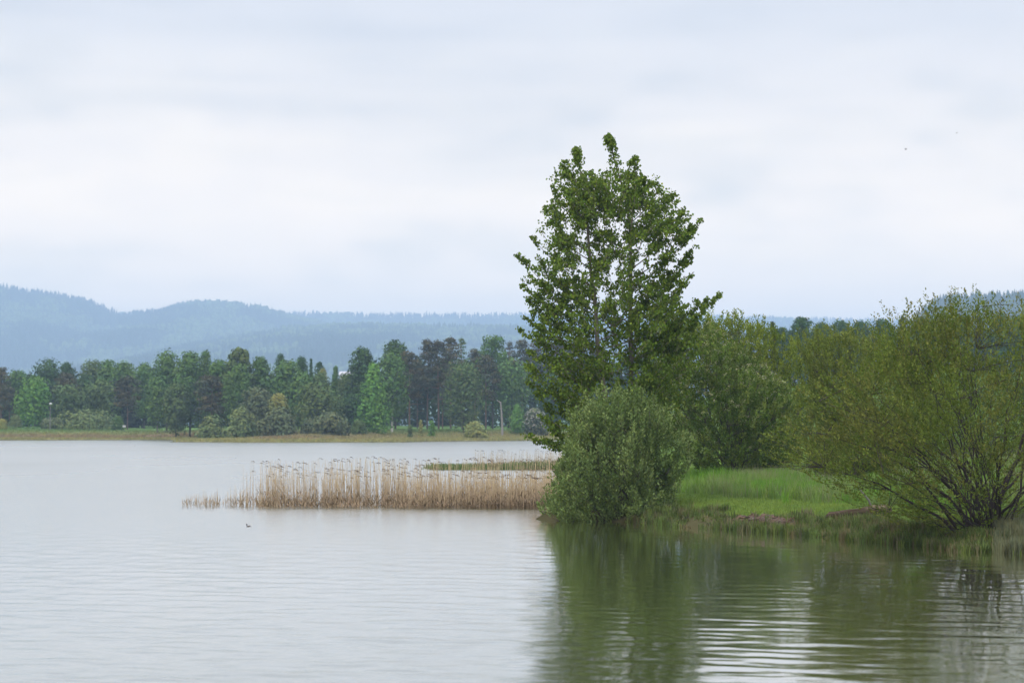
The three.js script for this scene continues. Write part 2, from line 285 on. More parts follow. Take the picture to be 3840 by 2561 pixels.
function crownOf(kind, h, w, color, r, density = 1) {
  const g = new Geo(), size = clamp(w * 0.038, 0.15, 0.36), S = color;
  if (kind === 'spruce') { spruceCrown(g, h, w, S, r, Math.round(1500 * density)); return g; }
  if (kind === 'pine') {
    const n = Math.round(clamp(h * 1.15, 10, 26)), lo = 0.4;
    for (let k = 0; k < n; k++) {
      const t = (k + r() * 0.8) / n, y = h * mix(lo, 0.96, t), R = w / 2 * Math.pow(Math.sin(Math.PI * (0.18 + 0.8 * t) ), 0.8) * (0.65 + 0.6 * r()), a = k * 2.4 + r();
      blob(g, Math.cos(a) * R * 0.6, y + R * 0.15, Math.sin(a) * R * 0.6, w * 0.24, w * 0.1, w * 0.2, Math.round(95 * density), size * 0.95, tint(S, r, 0.25, 0.2), r);
    }
    blob(g, 0, h * 0.94, 0, w * 0.17, h * 0.055, w * 0.17, 90, size * 0.8, S, r); return g;
  }
  const clear = { tall: 0.26, round: 0.17, birch: 0.24, cone: 0.04, bush: 0.0, open: 0.3 }[kind] ?? 0.1, n = kind === 'bush' ? 18 : Math.round(clamp(12 + h / w * 6, 14, 30));
  for (let k = 0; k < n; k++) {
    const t = (k + 0.5 * r()) / n; let prof;
    if (kind === 'cone') prof = Math.pow(1 - t, 0.65) * 0.98 * ss(-0.35, 0.12, t); else if (kind === 'bush') prof = Math.sqrt(Math.max(0, 1 - t * t)); else if (kind === 'round') prof = Math.sqrt(Math.max(0.02, 1 - Math.pow(t * 1.75 - 0.78, 2))); else prof = Math.pow(Math.sin(Math.PI * (0.14 + 0.82 * t)), 0.6);
    const R = w / 2 * prof, a = k * 2.399 + r() * 0.9, b = Math.max(w * 0.11, Math.min(R, w * (kind === 'open' ? 0.17 : 0.27)) * (0.75 + 0.4 * r())), y = h * mix(clear, 1, t), q = Math.max(0, R - b * 0.8) * (0.6 + 0.4 * r());
    const by = b * (kind === 'cone' || kind === 'tall' || kind === 'birch' ? 1.25 : 0.95), cy = Math.min(Math.max(y, by * 0.75), h - by * 0.85);
    blob(g, Math.cos(a) * q, cy, Math.sin(a) * q, b, by, b, Math.round(165 * density), size, tint(S, r, 0.12, 0.1), r, 0.14);
  }
  if (kind !== 'open') blob(g, 0, h * mix(clear, 1, 0.45), 0, w * 0.27, h * (1 - clear) * 0.36, w * 0.27, Math.round(150 * density), size * 1.4, S.map((v) => v * 0.9), r);
  return g;
}
Object.assign(HUES, { pale: [0.125, 0.165, 0.058], grey: [0.1, 0.125, 0.055], brown: [0.066, 0.066, 0.034], cream: [0.22, 0.22, 0.17] });
const TRUNKS = { dark: [0.05, 0.042, 0.036], birch: [0.42, 0.4, 0.37], pine: [0.17, 0.095, 0.06], grey: [0.15, 0.135, 0.12] };
let treeSeed = 100;
const NAMES = { round: 'broadleaf_tree', tall: 'broadleaf_tree', open: 'broadleaf_tree', birch: 'birch_tree', pine: 'pine_tree', spruce: 'spruce_tree', cone: 'broadleaf_tree', bush: 'bush' };
const SHORE = FAR.slice(0, 16).map(([x, z]) => [(x / -z * F + W / 2) * 3.75, -z]).filter((q) => q[1] > 0).sort((a, b) => a[0] - b[0]).filter((q) => q[0] < 600 || q[0] > 860);
function shoreTree(kind, sx, top, w, depth, hue, label, extra = {}) {
  if (sx < 2500) depth += sample(SHORE, sx) - 645;
  const r = rng(treeSeed++), p = at(sx, 1600, depth); p.y = groundY(p.x, p.z) - 0.15;
  const h = at(sx, top, depth).y - p.y, wide = w / 3.75 / F * depth * (kind === 'bush' ? 1.12 : 1.42), t = thing(extra.name ?? NAMES[kind], label, kind === 'bush' ? 'bush' : 'tree', p, (kind === 'bush' ? 'bushes' : 'trees') + (sx < 2500 ? ' along the far shore' : ' behind the near bank'));
  const bush = kind === 'bush', b = new Geo(), trunk = TRUNKS[extra.trunk ?? (kind === 'pine' ? 'pine' : kind === 'birch' ? 'birch' : 'dark')], th = extra.thick ?? clamp(h * 0.012, 0.06, 0.26);
  if (bush) for (let k = 0; k < 7; k++) { const a = k * 0.9 + r(), e = new THREE.Vector3(Math.cos(a) * wide * 0.3, h * (0.5 + 0.3 * r()), Math.sin(a) * wide * 0.3); b.tube(bez(new THREE.Vector3(Math.cos(a) * 0.15, -0.2, Math.sin(a) * 0.15), new THREE.Vector3(e.x * 0.3, e.y * 0.5, e.z * 0.3), e, 5), 0.06, 0.02, trunk, 5); }
  else {
    const lean = (r() - 0.5) * wide * 0.12, top2 = new THREE.Vector3(lean, h * (kind === 'pine' ? 0.96 : 0.85), 0), pts = bez(new THREE.Vector3(0, -0.3, 0), new THREE.Vector3(lean * 0.2, h * 0.45, 0), top2, 8); b.tube(pts, th, th * 0.25, kind === 'pine' ? [0.1, 0.07, 0.055] : trunk, 7, trunk);
    for (let k = 0; k < 9; k++) { const q = pts[3 + (k % 5)], a = k * 2.2 + r(), L = wide * (0.25 + 0.15 * r()); b.tube([q, new THREE.Vector3(q.x + Math.cos(a) * L, q.y + L * (kind === 'pine' ? 0.12 : 0.7), q.z + Math.sin(a) * L)], th * 0.35, 0.02, trunk, 4); }
  }
  part(bush ? 'stem' : 'trunk', b.build(true), M.bark, t);
  const g = crownOf(kind, h, wide, HUES[hue], r, extra.density ?? 1);
  if (extra.bloom) { const c = HUES[extra.bloom]; for (let k = 0; k < 260; k++) { const u = r(), a = r() * 6.283, q = Math.sqrt(1 - u * u); g.clump(Math.cos(a) * q * wide * 0.52, h * (0.25 + 0.75 * u), Math.sin(a) * q * wide * 0.52, Math.cos(a), 0.6 + r(), Math.sin(a), 0.16 + 0.14 * r(), tint(c, r, 0.2), r); } }
  part('crown', g.build(), M.farLeaf, t);
  return t;
}
const TREES = [
  // left edge to the lone pale shrub, back row first
  ['pine', 4, 1374, 70, 760, 'pine', 'dark pine cut off by the left picture edge, on the far shore'],
  ['round', 62, 1388, 92, 770, 'green', 'green broadleaf tree just right of the pine at the left edge'],
  ['tall', 178, 1346, 105, 775, 'deep', 'dark green twin-topped tree at left, tallest above the bright rounded tree'],
  ['tall', 252, 1357, 62, 765, 'deep', 'narrow dark tree left of the first gap in the far treeline'],
  ['pine', 246, 1395, 82, 755, 'brown', 'brownish pine between the bright rounded tree and the grey-green trees'],
  ['pine', 36, 1452, 84, 742, 'brown', 'brown pine in front at the left, beside the bright rounded tree'],
  ['round', 128, 1412, 122, 728, 'bright', 'bright green rounded tree near the left, behind the lamp post', { trunk: 'grey' }],
  ['round', 262, 1440, 132, 726, 'olive', 'wide grey-green tree right of the lamp post, behind the big bush'],
  ['round', 372, 1428, 118, 728, 'olive', 'grey-green tree rising behind the right half of the big bush'],
  ['round', 345, 1350, 105, 775, 'olive', 'broad rounded treetop above the grey-green trees, with brown flank'],
  ['round', 405, 1350, 90, 772, 'green', 'mid-green treetop left of the tall grove, over the white speck'],
  ['tall', 465, 1356, 95, 768, 'green', 'light-topped green tree beside the brown pine by the white speck'],
  ['pine', 478, 1412, 88, 735, 'brown', 'brownish pine above the white speck on the shore'],
  ['tall', 540, 1362, 84, 765, 'green', 'green tree filling the dip just left of the tallest left grove'],
  ['tall', 625, 1316, 112, 742, 'green', 'tall full tree forming the left end of the tallest left grove'],
  ['tall', 590, 1420, 80, 726, 'green', 'leafy lower tree at the foot of the left grove, nearest its left edge', { trunk: 'grey' }],
  ['tall', 712, 1319, 108, 740, 'green', 'tall broad tree in the middle of the tallest left grove'],
  ['tall', 660, 1440, 96, 722, 'olive', 'dusky tree in the shadowed front of the tallest left grove'],
  ['tall', 770, 1314, 58, 752, 'green', 'slim tree peaking right of the tallest left grove'],
  ['tall', 822, 1350, 92, 745, 'green', 'green tree above the dead-looking brown pine'],
  ['pine', 790, 1405, 104, 728, 'brown', 'rust-brown pine with drooping layers above the paired shore bushes'],
  ['open', 895, 1304, 104, 752, 'olive', 'tall thin-crowned tree with ragged top left of the round treetop'],
  ['tall', 893, 1366, 92, 735, 'green', 'green tree below the tall thin-crowned ragged tree'],
  ['round', 975, 1338, 84, 755, 'green', 'rounded green treetop between the ragged tree and the small ball-shaped one'],
  ['round', 962, 1452, 120, 726, 'grey', 'grey-green sprawling tree behind the paired shore bushes'],
  ['round', 1051, 1325, 48, 770, 'deep', 'small ball-shaped dark treetop standing above the treeline'],
  ['tall', 1075, 1350, 122, 745, 'green', 'broad green tree under the ball-shaped treetop'],
  ['tall', 1130, 1336, 62, 760, 'deep', 'dark ragged treetop right of the ball-shaped treetop'],
  ['cone', 1166, 1345, 36, 765, 'deep', 'thin dark pointed treetop beside the dark ragged one'],
  ['round', 1197, 1356, 46, 772, 'deep', 'little dark round treetop just left of the gap in the treeline'],
  ['round', 1210, 1380, 40, 766, 'yellow', 'yellowish treetop poking out left of the gap in the treeline'],
  ['tall', 1130, 1395, 100, 742, 'green', 'mid-green tree below the dark ragged treetop'],
  ['tall', 1200, 1398, 84, 744, 'olive', 'dull green tree below the yellowish treetop'],
  ['cone', 1258, 1372, 58, 756, 'green', 'pointed light green tree standing in the gap of the treeline'],
  ['tall', 1300, 1398, 70, 752, 'olive', 'lowest tree at the right end of the gap in the treeline'],
  ['round', 1195, 1440, 146, 722, 'olive', 'dark dome-shaped tree behind the shore bushes, left of the bright pyramid tree'],
  ['round', 1045, 1475, 66, 718, 'yellow', 'small yellow-green tree standing above a grey willow bush'],
  ['round', 1310, 1480, 90, 724, 'deep', 'shaded tree squeezed left of the bright pyramid tree'],
  // right half of the far shore
  ['round', 1358, 1304, 104, 748, 'deep', 'big dark broadleaf tree behind the bright pyramid tree'],
  ['cone', 1400, 1360, 132, 712, 'bright', 'bright green pyramid-shaped tree standing in front on the shore'],
  ['tall', 1483, 1277, 100, 765, 'deep', 'dark green double treetop above the white-stemmed birch'],
  ['birch', 1470, 1318, 118, 730, 'green', 'leafy birch with a white trunk right of the bright pyramid tree', { thick: 0.3 }],
  ['pine', 1535, 1315, 92, 740, 'brown', 'brown-crowned pine right of the white-stemmed birch'],
  ['pine', 1602, 1266, 72, 752, 'brown', 'leftmost of the three tallest pines'],
  ['pine', 1645, 1268, 78, 745, 'brown', 'middle one of the three tallest pines, with a long reddish trunk', { thick: 0.28 }],
  ['pine', 1690, 1256, 74, 755, 'pine', 'rightmost of the three tallest pines'],
  ['pine', 1732, 1256, 40, 768, 'olive', 'slender open pine rising over the broad bushy pine'],
  ['pine', 1660, 1400, 70, 760, 'spruce', 'shaded low pine between the red trunks'],
  ['pine', 1565, 1400, 80, 762, 'spruce', 'shaded low pine left of the red trunks'],
  ['round', 1738, 1354, 156, 715, 'olive', 'broad bushy pine with pale level branches behind the yellow-green bush', { name: 'pine_tree' }],
  ['pine', 1780, 1300, 60, 764, 'pine', 'thin brownish pine in the notch left of the open-crowned tree'],
  ['open', 1848, 1258, 122, 756, 'green', 'tall open-crowned broadleaf with sky showing through its top'],
  ['pine', 1822, 1330, 92, 738, 'brown', 'brown pine below the tall open-crowned broadleaf'],
  ['pine', 1912, 1270, 42, 770, 'pine', 'narrow pine right behind the open-crowned broadleaf'],
  ['pine', 1958, 1266, 74, 762, 'pine', 'dusky pine left of the poplar\'s leaf edge'],
  ['tall', 1920, 1345, 138, 728, 'green', 'large dark green tree beside the poplar\'s leaves, over the young tree'],
  ['pine', 2022, 1258, 76, 766, 'brown', 'purplish-brown pine seen at the edge of the poplar\'s leaves'],
  ['pine', 2095, 1270, 86, 764, 'brown', 'purplish pine seen through the poplar, first behind its leaf edge'],
  ['pine', 2165, 1280, 86, 768, 'brown', 'purplish pine seen through the poplar, left of its left trunk'],
  ['pine', 2240, 1300, 90, 770, 'pine', 'dim pine seen between the two poplar trunks'],
  ['tall', 2060, 1400, 100, 735, 'deep', 'dark tree behind the white-flowering bush'],
  ['tall', 2150, 1420, 110, 735, 'deep', 'dark tree seen low through the poplar\'s left side'],
  ['cone', 1940, 1517, 68, 700, 'bright', 'young green tree left of the white-flowering bush'],
  // behind the bank on the right
  ['round', 3010, 1190, 96, 640, 'deep', 'dark green treetop between the near bushes and the large willow'],
  ['spruce', 2898, 1208, 26, 650, 'spruce', 'tiny dark spruce tip over the yellow-green bush'],
  ['round', 2935, 1228, 70, 655, 'deep', 'low dark treetop left of the dark green treetop'],
  ['round', 3085, 1208, 84, 660, 'deep', 'first dark tree right of the dark green treetop'],
  ['round', 3155, 1200, 90, 665, 'deep', 'second dark tree right of the dark green treetop'],
  ['round', 3228, 1204, 92, 660, 'deep', 'dark tree at the left edge of the large willow'],
  ['tall', 3310, 1196, 86, 665, 'deep', 'dark tree behind the upper left of the large willow'],
  ['spruce', 3385, 1186, 70, 670, 'spruce', 'dark spruce behind the large willow, at the foot of the blue hill'],
  ['tall', 3455, 1190, 90, 665, 'deep', 'dark tree seen through the large willow, left of its middle'],
  ['spruce', 3530, 1184, 76, 670, 'spruce', 'dark spruce seen through the middle of the large willow'],
  ['tall', 3605, 1182, 90, 665, 'deep', 'dark tree seen through the willow, under the hilltop'],
  ['spruce', 3675, 1186, 76, 672, 'spruce', 'dark spruce seen through the right of the willow'],
  ['tall', 3745, 1180, 90, 665, 'deep', 'dark tree seen through the willow near the right picture edge'],
  ['tall', 3825, 1184, 96, 668, 'deep', 'dark tree at the right picture edge behind the willow'],
  ['spruce', 3900, 1180, 80, 670, 'spruce', 'dark spruce just past the right picture edge'],
];
for (const t of TREES) shoreTree(...t);
const BUSHES = [
  [320, 1541, 250, 700, 'pale', 'big pale green willow bush by the lamp post on the far shore'],
  [195, 1566, 92, 712, 'grey', 'grey-green bush at the foot of the lamp post'],
  [57, 1556, 56, 716, 'pale', 'small pale bush under the brown pine at left'],
  [6, 1571, 56, 708, 'yellow', 'yellowish bush cut off by the left picture edge'],
  [100, 1603, 170, 712, 'green', 'low green thicket along the left far shore', 0.6],
  [440, 1560, 60, 712, 'green', 'small green bush at the right end of the big willow bush'],
  [795, 1560, 118, 690, 'pale', 'left one of the paired pale shore bushes below the rust-brown pine'],
  [905, 1529, 130, 694, 'pale', 'taller right one of the paired pale shore bushes'],
  [1048, 1529, 160, 694, 'grey', 'grey willow bush under the small yellow-green tree'],
  [1160, 1570, 80, 700, 'grey', 'brownish grey scrub between two rounded willow bushes', 0.7],
  [1240, 1545, 152, 692, 'grey', 'neat grey-green dome bush left of the bright pyramid tree'],
  [1345, 1575, 70, 704, 'olive', 'dull brown-green bush at the pyramid tree\'s left foot', 0.7],
  [1782, 1580, 94, 668, 'yellow', 'rounded yellow-green bush standing alone on the far shore'],
  [1538, 1592, 24, 690, 'olive', 'leftmost of three small saplings on the shore grass', 0.25],
  [1578, 1574, 22, 690, 'yellow', 'thin pale sapling, middle of three on the shore grass', 0.25],
  [1618, 1576, 36, 688, 'bright', 'rightmost and fullest of three small saplings on the shore grass', 0.3],
  [2006, 1530, 96, 690, 'grey', 'white-flowering bush beside the poplar on the far shore', 0.8, 'cream'],
];
for (const [sx, top, w, d, hue, label, density, bloom] of BUSHES) shoreTree('bush', sx, top, w, d, hue, label, { density, bloom });
{ // woods behind the front rows; far-shore colours darkened to stand in for forest shade
  const g = new Geo(), r = rng(900);
  for (let k = 0; k < 190; k++) {
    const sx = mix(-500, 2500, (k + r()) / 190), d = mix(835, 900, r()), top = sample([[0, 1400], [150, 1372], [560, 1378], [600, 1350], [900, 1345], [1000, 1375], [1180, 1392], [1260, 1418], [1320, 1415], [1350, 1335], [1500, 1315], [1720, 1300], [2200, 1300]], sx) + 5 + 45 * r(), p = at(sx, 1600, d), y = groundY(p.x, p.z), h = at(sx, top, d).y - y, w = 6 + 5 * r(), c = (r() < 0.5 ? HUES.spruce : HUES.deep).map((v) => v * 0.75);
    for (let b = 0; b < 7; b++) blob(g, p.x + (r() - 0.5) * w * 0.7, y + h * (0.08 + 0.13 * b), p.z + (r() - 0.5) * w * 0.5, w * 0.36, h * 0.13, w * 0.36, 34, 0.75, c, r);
  }
  for (let k = 0; k < 60; k++) {
    const sx = mix(2700, 4500, (k + r()) / 60), d = mix(680, 720, r()), top = 1215 + 30 * r(), p = at(sx, 1400, d), y = groundY(p.x, p.z), h = at(sx, top, d).y - y, w = 5 + 4 * r();
    for (let b = 0; b < 7; b++) blob(g, p.x + (r() - 0.5) * w * 0.7, y + h * (0.08 + 0.13 * b), p.z + (r() - 0.5) * w * 0.5, w * 0.36, h * 0.13, w * 0.36, 30, 0.7, r() < 0.5 ? HUES.spruce : HUES.deep, r);
  }
  tag(part('forest', g.build(), M.farLeaf, scene), 'wood filling in behind the front rows of trees, forest shade put into its dark colour', 'forest', null, 'stuff');
}
{ // bare pale trunk, lamp post, white post, pale building
  const p = at(1884, 1600, 750); p.y = groundY(p.x, p.z); const t = thing('dead_tree', 'bare pale leaning tree trunk below the large dark green tree', 'tree', p), g = new Geo(), top = at(1877, 1506, 750).sub(p);
  g.tube(bez(new THREE.Vector3(0, -0.3, 0), new THREE.Vector3(top.x * 0.3 + 0.1, top.y * 0.5, 0), top, 8), 0.32, 0.16, [0.24, 0.23, 0.2], 8); part('trunk', g.build(true), M.bark, t);
  const b = new Geo(); b.tube([top.clone().multiplyScalar(0.97), top.clone().add(new THREE.Vector3(-0.9, 0.35, 0))], 0.14, 0.05, [0.3, 0.28, 0.25], 5); part('branch', b.build(true), M.bark, t);

  const q = at(188, 1600, 782); q.y = groundY(q.x, q.z); const l = thing('lamp_post', 'thin grey lamp post with a white head, near the left edge of the far shore', 'lamp post', q), hh = at(188, 1514, 782).y - q.y, steel = new THREE.MeshStandardMaterial({ color: new THREE.Color().setRGB(0.14, 0.14, 0.13), roughness: 0.7, metalness: 0.2 }), white = new THREE.MeshStandardMaterial({ color: new THREE.Color().setRGB(0.5, 0.5, 0.49), roughness: 0.4 });
  const pole = part('pole', new THREE.CylinderGeometry(0.09, 0.14, hh, 10), steel, l); pole.position.y = hh / 2;
  const head = part('lamp_head', new THREE.SphereGeometry(0.36, 16, 10), white, l); head.scale.set(1.15, 0.75, 1); head.position.set(0.1, hh, 0);

  const s = at(466, 1612, 785); s.y = groundY(s.x, s.z); const w = thing('white_sign', 'small white board on a post at the wood edge right of the big willow bush', 'sign', s);
  const post = part('post', new THREE.CylinderGeometry(0.06, 0.06, 1.7, 8), steel, w); post.position.y = 0.85; const board = part('board', new THREE.BoxGeometry(0.8, 0.55, 0.06), white, w); board.position.set(0, 1.35, 0.09); 

  const hx = (1310 / 3.75 - W / 2) / F * 1500, base = groundY(hx, -1500), eave = at(1310, 1408, 1500).y, ho = thing('farm_building', 'pale building glimpsed far behind the gap in the treeline', 'building', new THREE.Vector3(hx, base, -1500)), wall = part('wall', new THREE.BoxGeometry(9, eave - base, 9), new THREE.MeshStandardMaterial({ color: new THREE.Color().setRGB(0.7, 0.68, 0.66), roughness: 0.9 }), ho); wall.position.y = (eave - base) / 2;
  const rs = new THREE.Shape(); rs.moveTo(-5, 0); rs.lineTo(0, 2); rs.lineTo(5, 0); const rg = new THREE.ExtrudeGeometry(rs, { depth: 10, bevelEnabled: false }); rg.translate(0, 0, -5); const roof = part('roof', rg, new THREE.MeshStandardMaterial({ color: new THREE.Color().setRGB(0.4, 0.39, 0.4), roughness: 0.8 }), ho); roof.rotation.y = Math.PI / 2; roof.position.y = eave - base + 0.003;
}

// ------------------------------------------------------------------ poplar on the point
const bendBranch = (a, b, lift) => bez(a, new THREE.Vector3(mix(a.x, b.x, 0.55), mix(a.y, b.y, 0.4) - lift, mix(a.z, b.z, 0.55)), b, 7);
{
  const D = 115, r = rng(2024), root = at(2325, 1900, D); root.y = groundY(root.x, root.z) - 0.1;
  const t = thing('poplar_tree', 'tall ragged poplar with two trunks rising behind the round willow bush', 'tree', root), L = (sx, sy, dz = 0) => at(sx, sy, D + dz).sub(root);
  const stems = [[[2312, 1945], [2285, 1600], [2262, 1440], [2242, 1300], [2233, 1150], [2214, 1000], [2204, 860], [2192, 720], [2174, 625], [2163, 550]], [[2336, 1945], [2358, 1600], [2367, 1440], [2366, 1300], [2364, 1150], [2366, 1000], [2360, 850], [2340, 720], [2304, 600], [2285, 510]], [[2364, 940], [2372, 800], [2386, 690], [2380, 582]]]
    .map((s, k) => new THREE.CatmullRomCurve3(s.map(([x, y], j) => L(x, y, (k === 1 ? 0.5 : -0.3) + 0.15 * Math.sin(j * 1.7)))).getPoints(40));
  const bark = new Geo(), crown = new Geo(), col = [0.105, 0.165, 0.018];
  stems.forEach((s, k) => bark.tube(s, k < 2 ? 0.125 : 0.04, 0.01, [0.17, 0.15, 0.12], 9, [0.11, 0.1, 0.075]));
  part('trunk', bark.build(true), M.bark, t);
  const twig = new Geo();
  const leafAt = (x, y, z) => { // a leaf hanging from its stalk
    let dx = r() - 0.5, dz = r() - 0.5, dy = -0.25 - 0.75 * r(); const l = Math.hypot(dx, dy, dz); dx /= l; dy /= l; dz /= l;
    let wx = r() - 0.5, wy = (r() - 0.5) * 0.6, wz = r() - 0.5; const q = wx * dx + wy * dy + wz * dz; wx -= q * dx; wy -= q * dy; wz -= q * dz; const m = Math.hypot(wx, wy, wz) || 1; const s = 0.08 + 0.055 * r(), y2 = r();
    crown.leaf(x, y, z, dx, dy, dz, wx / m, wy / m, wz / m, s, s * 0.86, tint(y2 < 0.1 ? [0.19, 0.255, 0.035] : col, r, 0.28, 0.12));
  };
  const leafy = (pts, from, R, dense) => { // clothe a branch
    let len = 0; for (let k = 1; k < pts.length; k++) len += pts[k].distanceTo(pts[k - 1]);
    const n = Math.round(Math.max(len, 1.5) * dense), p = new THREE.Vector3();
    for (let k = 0; k < n; k++) {
      const u = mix(from, 1, Math.pow(r(), 0.65)), f = u * (pts.length - 1), i = Math.min(pts.length - 2, Math.floor(f)); p.lerpVectors(pts[i], pts[i + 1], f - i);
      if (u < 0.9 && noise(p.x * 1.05 + 5, p.y * 1.25, p.z * 0.9) < -0.1 && r() < 0.88) continue;
      const a = r() * 6.283, e = r() * 2 - 1, q = Math.sqrt(1 - e * e), RR = R * Math.sqrt(r()) * mix(1, 0.45, ss(0.75, 1, u)), ex = p.x + Math.cos(a) * q * RR, ey = p.y + e * RR * 0.8 + RR * 0.15, ez = p.z + Math.sin(a) * q * RR;
      const m = 3 + Math.floor(r() * 4); for (let j = 0; j < m; j++) leafAt(ex + (r() - 0.5) * 0.15, ey + (r() - 0.5) * 0.13, ez + (r() - 0.5) * 0.15);
    }
  };
  const near = (tip) => { let best = stems[0], d = 1e9; for (const s of stems.slice(0, 2)) { const i = clamp(Math.round((tip.y - s[0].y) / (s[40].y - s[0].y) * 40), 0, 40), q = Math.abs(s[i].x - tip.x); if (q < d) { d = q; best = s; } } return r() < 0.3 ? (best === stems[0] ? stems[1] : stems[0]) : best; };
  const branch = (tip, slope, dense = 34, R = 0.27, reach = 1) => {
    const s = near(tip); let i = 40; for (; i > 2; i--) { const rr = Math.hypot(s[i].x - tip.x, s[i].z - tip.z); if (s[i].y < tip.y - rr * slope - 0.15) break; }
    const a = s[i], pts = bendBranch(a, tip, 0.12 * Math.hypot(a.x - tip.x, a.z - tip.z)); twig.tube(pts, clamp(0.008 * pts[0].distanceTo(tip) + 0.006, 0.008, 0.026), 0.006, [0.12, 0.105, 0.08], 5); leafy(pts, 0.28, R, dense * 0.7);
    for (let j = 0; j < 4; j++) { const f = 3 + j * 0.8 + r() * 0.8, i0 = Math.min(6, Math.floor(f)), p = pts[i0].clone().lerp(pts[i0 + 1], f - i0), d = pts[i0 + 1].clone().sub(pts[i0]).normalize(); d.x += (r() - 0.5) * 1.7; d.y += 0.25 + (r() - 0.4) * 0.9; d.z += (r() - 0.5) * 1.7; const e = p.clone().addScaledVector(d.normalize(), (0.4 + 0.5 * r()) * reach); leafy([p, p.clone().lerp(e, 0.5), e], 0.3, R * 0.75, dense * 0.34); }
  };
  // branch ends along the outline, as the photograph shows them
  for (const [x, y] of [[2162, 558], [2108, 619], [2067, 695], [2038, 769], [2060, 830], [1993, 884], [1939, 947], [2015, 960], [1981, 1024], [1958, 1065], [1971, 1110], [1962, 1180], [1942, 1228], [2010, 1210], [1978, 1317], [1971, 1366], [1979, 1431], [2007, 1469], [2040, 1520], [2017, 1556], [1964, 1628], [2038, 1640], [2060, 1600],
    [2284, 520], [2379, 590], [2232, 668], [2222, 710], [2262, 735], [2418, 668], [2345, 700], [2437, 680], [2478, 692], [2536, 724], [2560, 790], [2628, 820], [2590, 870], [2606, 919], [2583, 976], [2603, 1018], [2558, 1088], [2583, 1136], [2640, 1128], [2705, 1094], [2560, 1200], [2600, 1260], [2630, 1190]]) branch(L(x, y, (r() - 0.5) * 1.6), mix(0.75, 0.12, ss(850, 1450, y)), mix(30, 20, ss(900, 1200, y)), 0.2, 0.5);
  leafy(stems[0].slice(27), 0.15, 0.25, 32); leafy(stems[1].slice(28), 0.15, 0.27, 34); leafy(stems[2].slice(16), 0.15, 0.24, 32);
  // the rest of the crown: leafy sprays all through it, with the gaps that the sky shows in
  const rows = [[648, 2100, 2425], [700, 2085, 2480], [760, 2060, 2540], [820, 2055, 2575], [880, 2030, 2595], [950, 1995, 2565], [1000, 2000, 2550], [1060, 1992, 2545], [1120, 2000, 2565], [1200, 1992, 2600], [1300, 2000, 2625], [1400, 1998, 2610], [1500, 2030, 2550], [1600, 2035, 2510], [1680, 2090, 2480]];
  const left = rows.map((q) => [q[0], q[1]]), right = rows.map((q) => [q[0], q[2]]), arms = [];
  for (let k = 0; k < 34; k++) {
    const y = mix(680, 1640, r()), xl = sample(left, y), xr = sample(right, y), a = r() * 6.283, q = 0.3 + 0.6 * Math.sqrt(r()), hw = (xr - xl) / 2, tip = L((xl + xr) / 2 + Math.cos(a) * q * hw, y, Math.sin(a) * q * hw / 3.75 / F * D * 0.8);
    branch(tip, mix(0.6, 0.1, ss(850, 1450, y)) + 0.2 * r(), 14, 0.22);
  }
  const gaps = [[2290, 855, 62, 22], [2210, 868, 28, 20], [2402, 945, 36, 42], [2440, 1000, 62, 26], [2330, 905, 26, 24], [2392, 1100, 24, 42], [2300, 1045, 26, 22], [2125, 855, 28, 18], [2045, 1045, 34, 20], [2545, 960, 55, 15], [2490, 1050, 45, 16], [2190, 1000, 22, 24], [2255, 1120, 24, 20], [2440, 740, 32, 20], [2100, 1130, 30, 16], [2540, 1110, 30, 16]];
  for (let k = 0; k < 2900; k++) {
    const y = mix(655, 1680, Math.pow(r(), 1.3)), xl = sample(left, y), xr = sample(right, y), hw = (xr - xl) / 2; if (r() > hw / 310 * (0.35 + 0.65 * ss(640, 790, y))) continue;
    const a = r() * 6.283, q = Math.sqrt(r()) * (1 + 0.08 * noise(y / 30, Math.cos(a) * 2, 8)), x = (xl + xr) / 2 + Math.cos(a) * q * hw; if (gaps.some(([gx, gy, gw, gh]) => Math.hypot((x - gx) / gw, (y - gy) / gh) < 1)) continue;
    const p = L(x, y, Math.sin(a) * q * hw / 3.75 / F * D * 0.75); if (noise(p.x * 1.5 + 3, p.y * 1.9, p.z * 0.8) < mix(-0.3, -0.08, ss(750, 1000, y)) && r() < 0.8) continue;
    const d = new THREE.Vector3(Math.cos(a) * q + (r() - 0.5), 0.75, Math.sin(a) * q + (r() - 0.5)).normalize(), e = p.clone().addScaledVector(d, 0.22 + 0.3 * r()), b = p.clone().addScaledVector(d, -0.35); twig.tube([b, p, e], 0.008, 0.003, [0.1, 0.09, 0.06], 4);
    const n = 18 + Math.floor(16 * r()), w = 0.1 + 0.07 * r(); for (let j = 0; j < n; j++) { const u = r(); leafAt(mix(p.x, e.x, u) + (r() + r() - 1) * w * 1.5, mix(p.y, e.y, u) + (r() + r() - 1) * w, mix(p.z, e.z, u) + (r() + r() - 1) * w * 1.5); }
  }
  part('crown', crown.build(), M.leaf, t); part('branch', twig.build(true), M.bark, t);
}

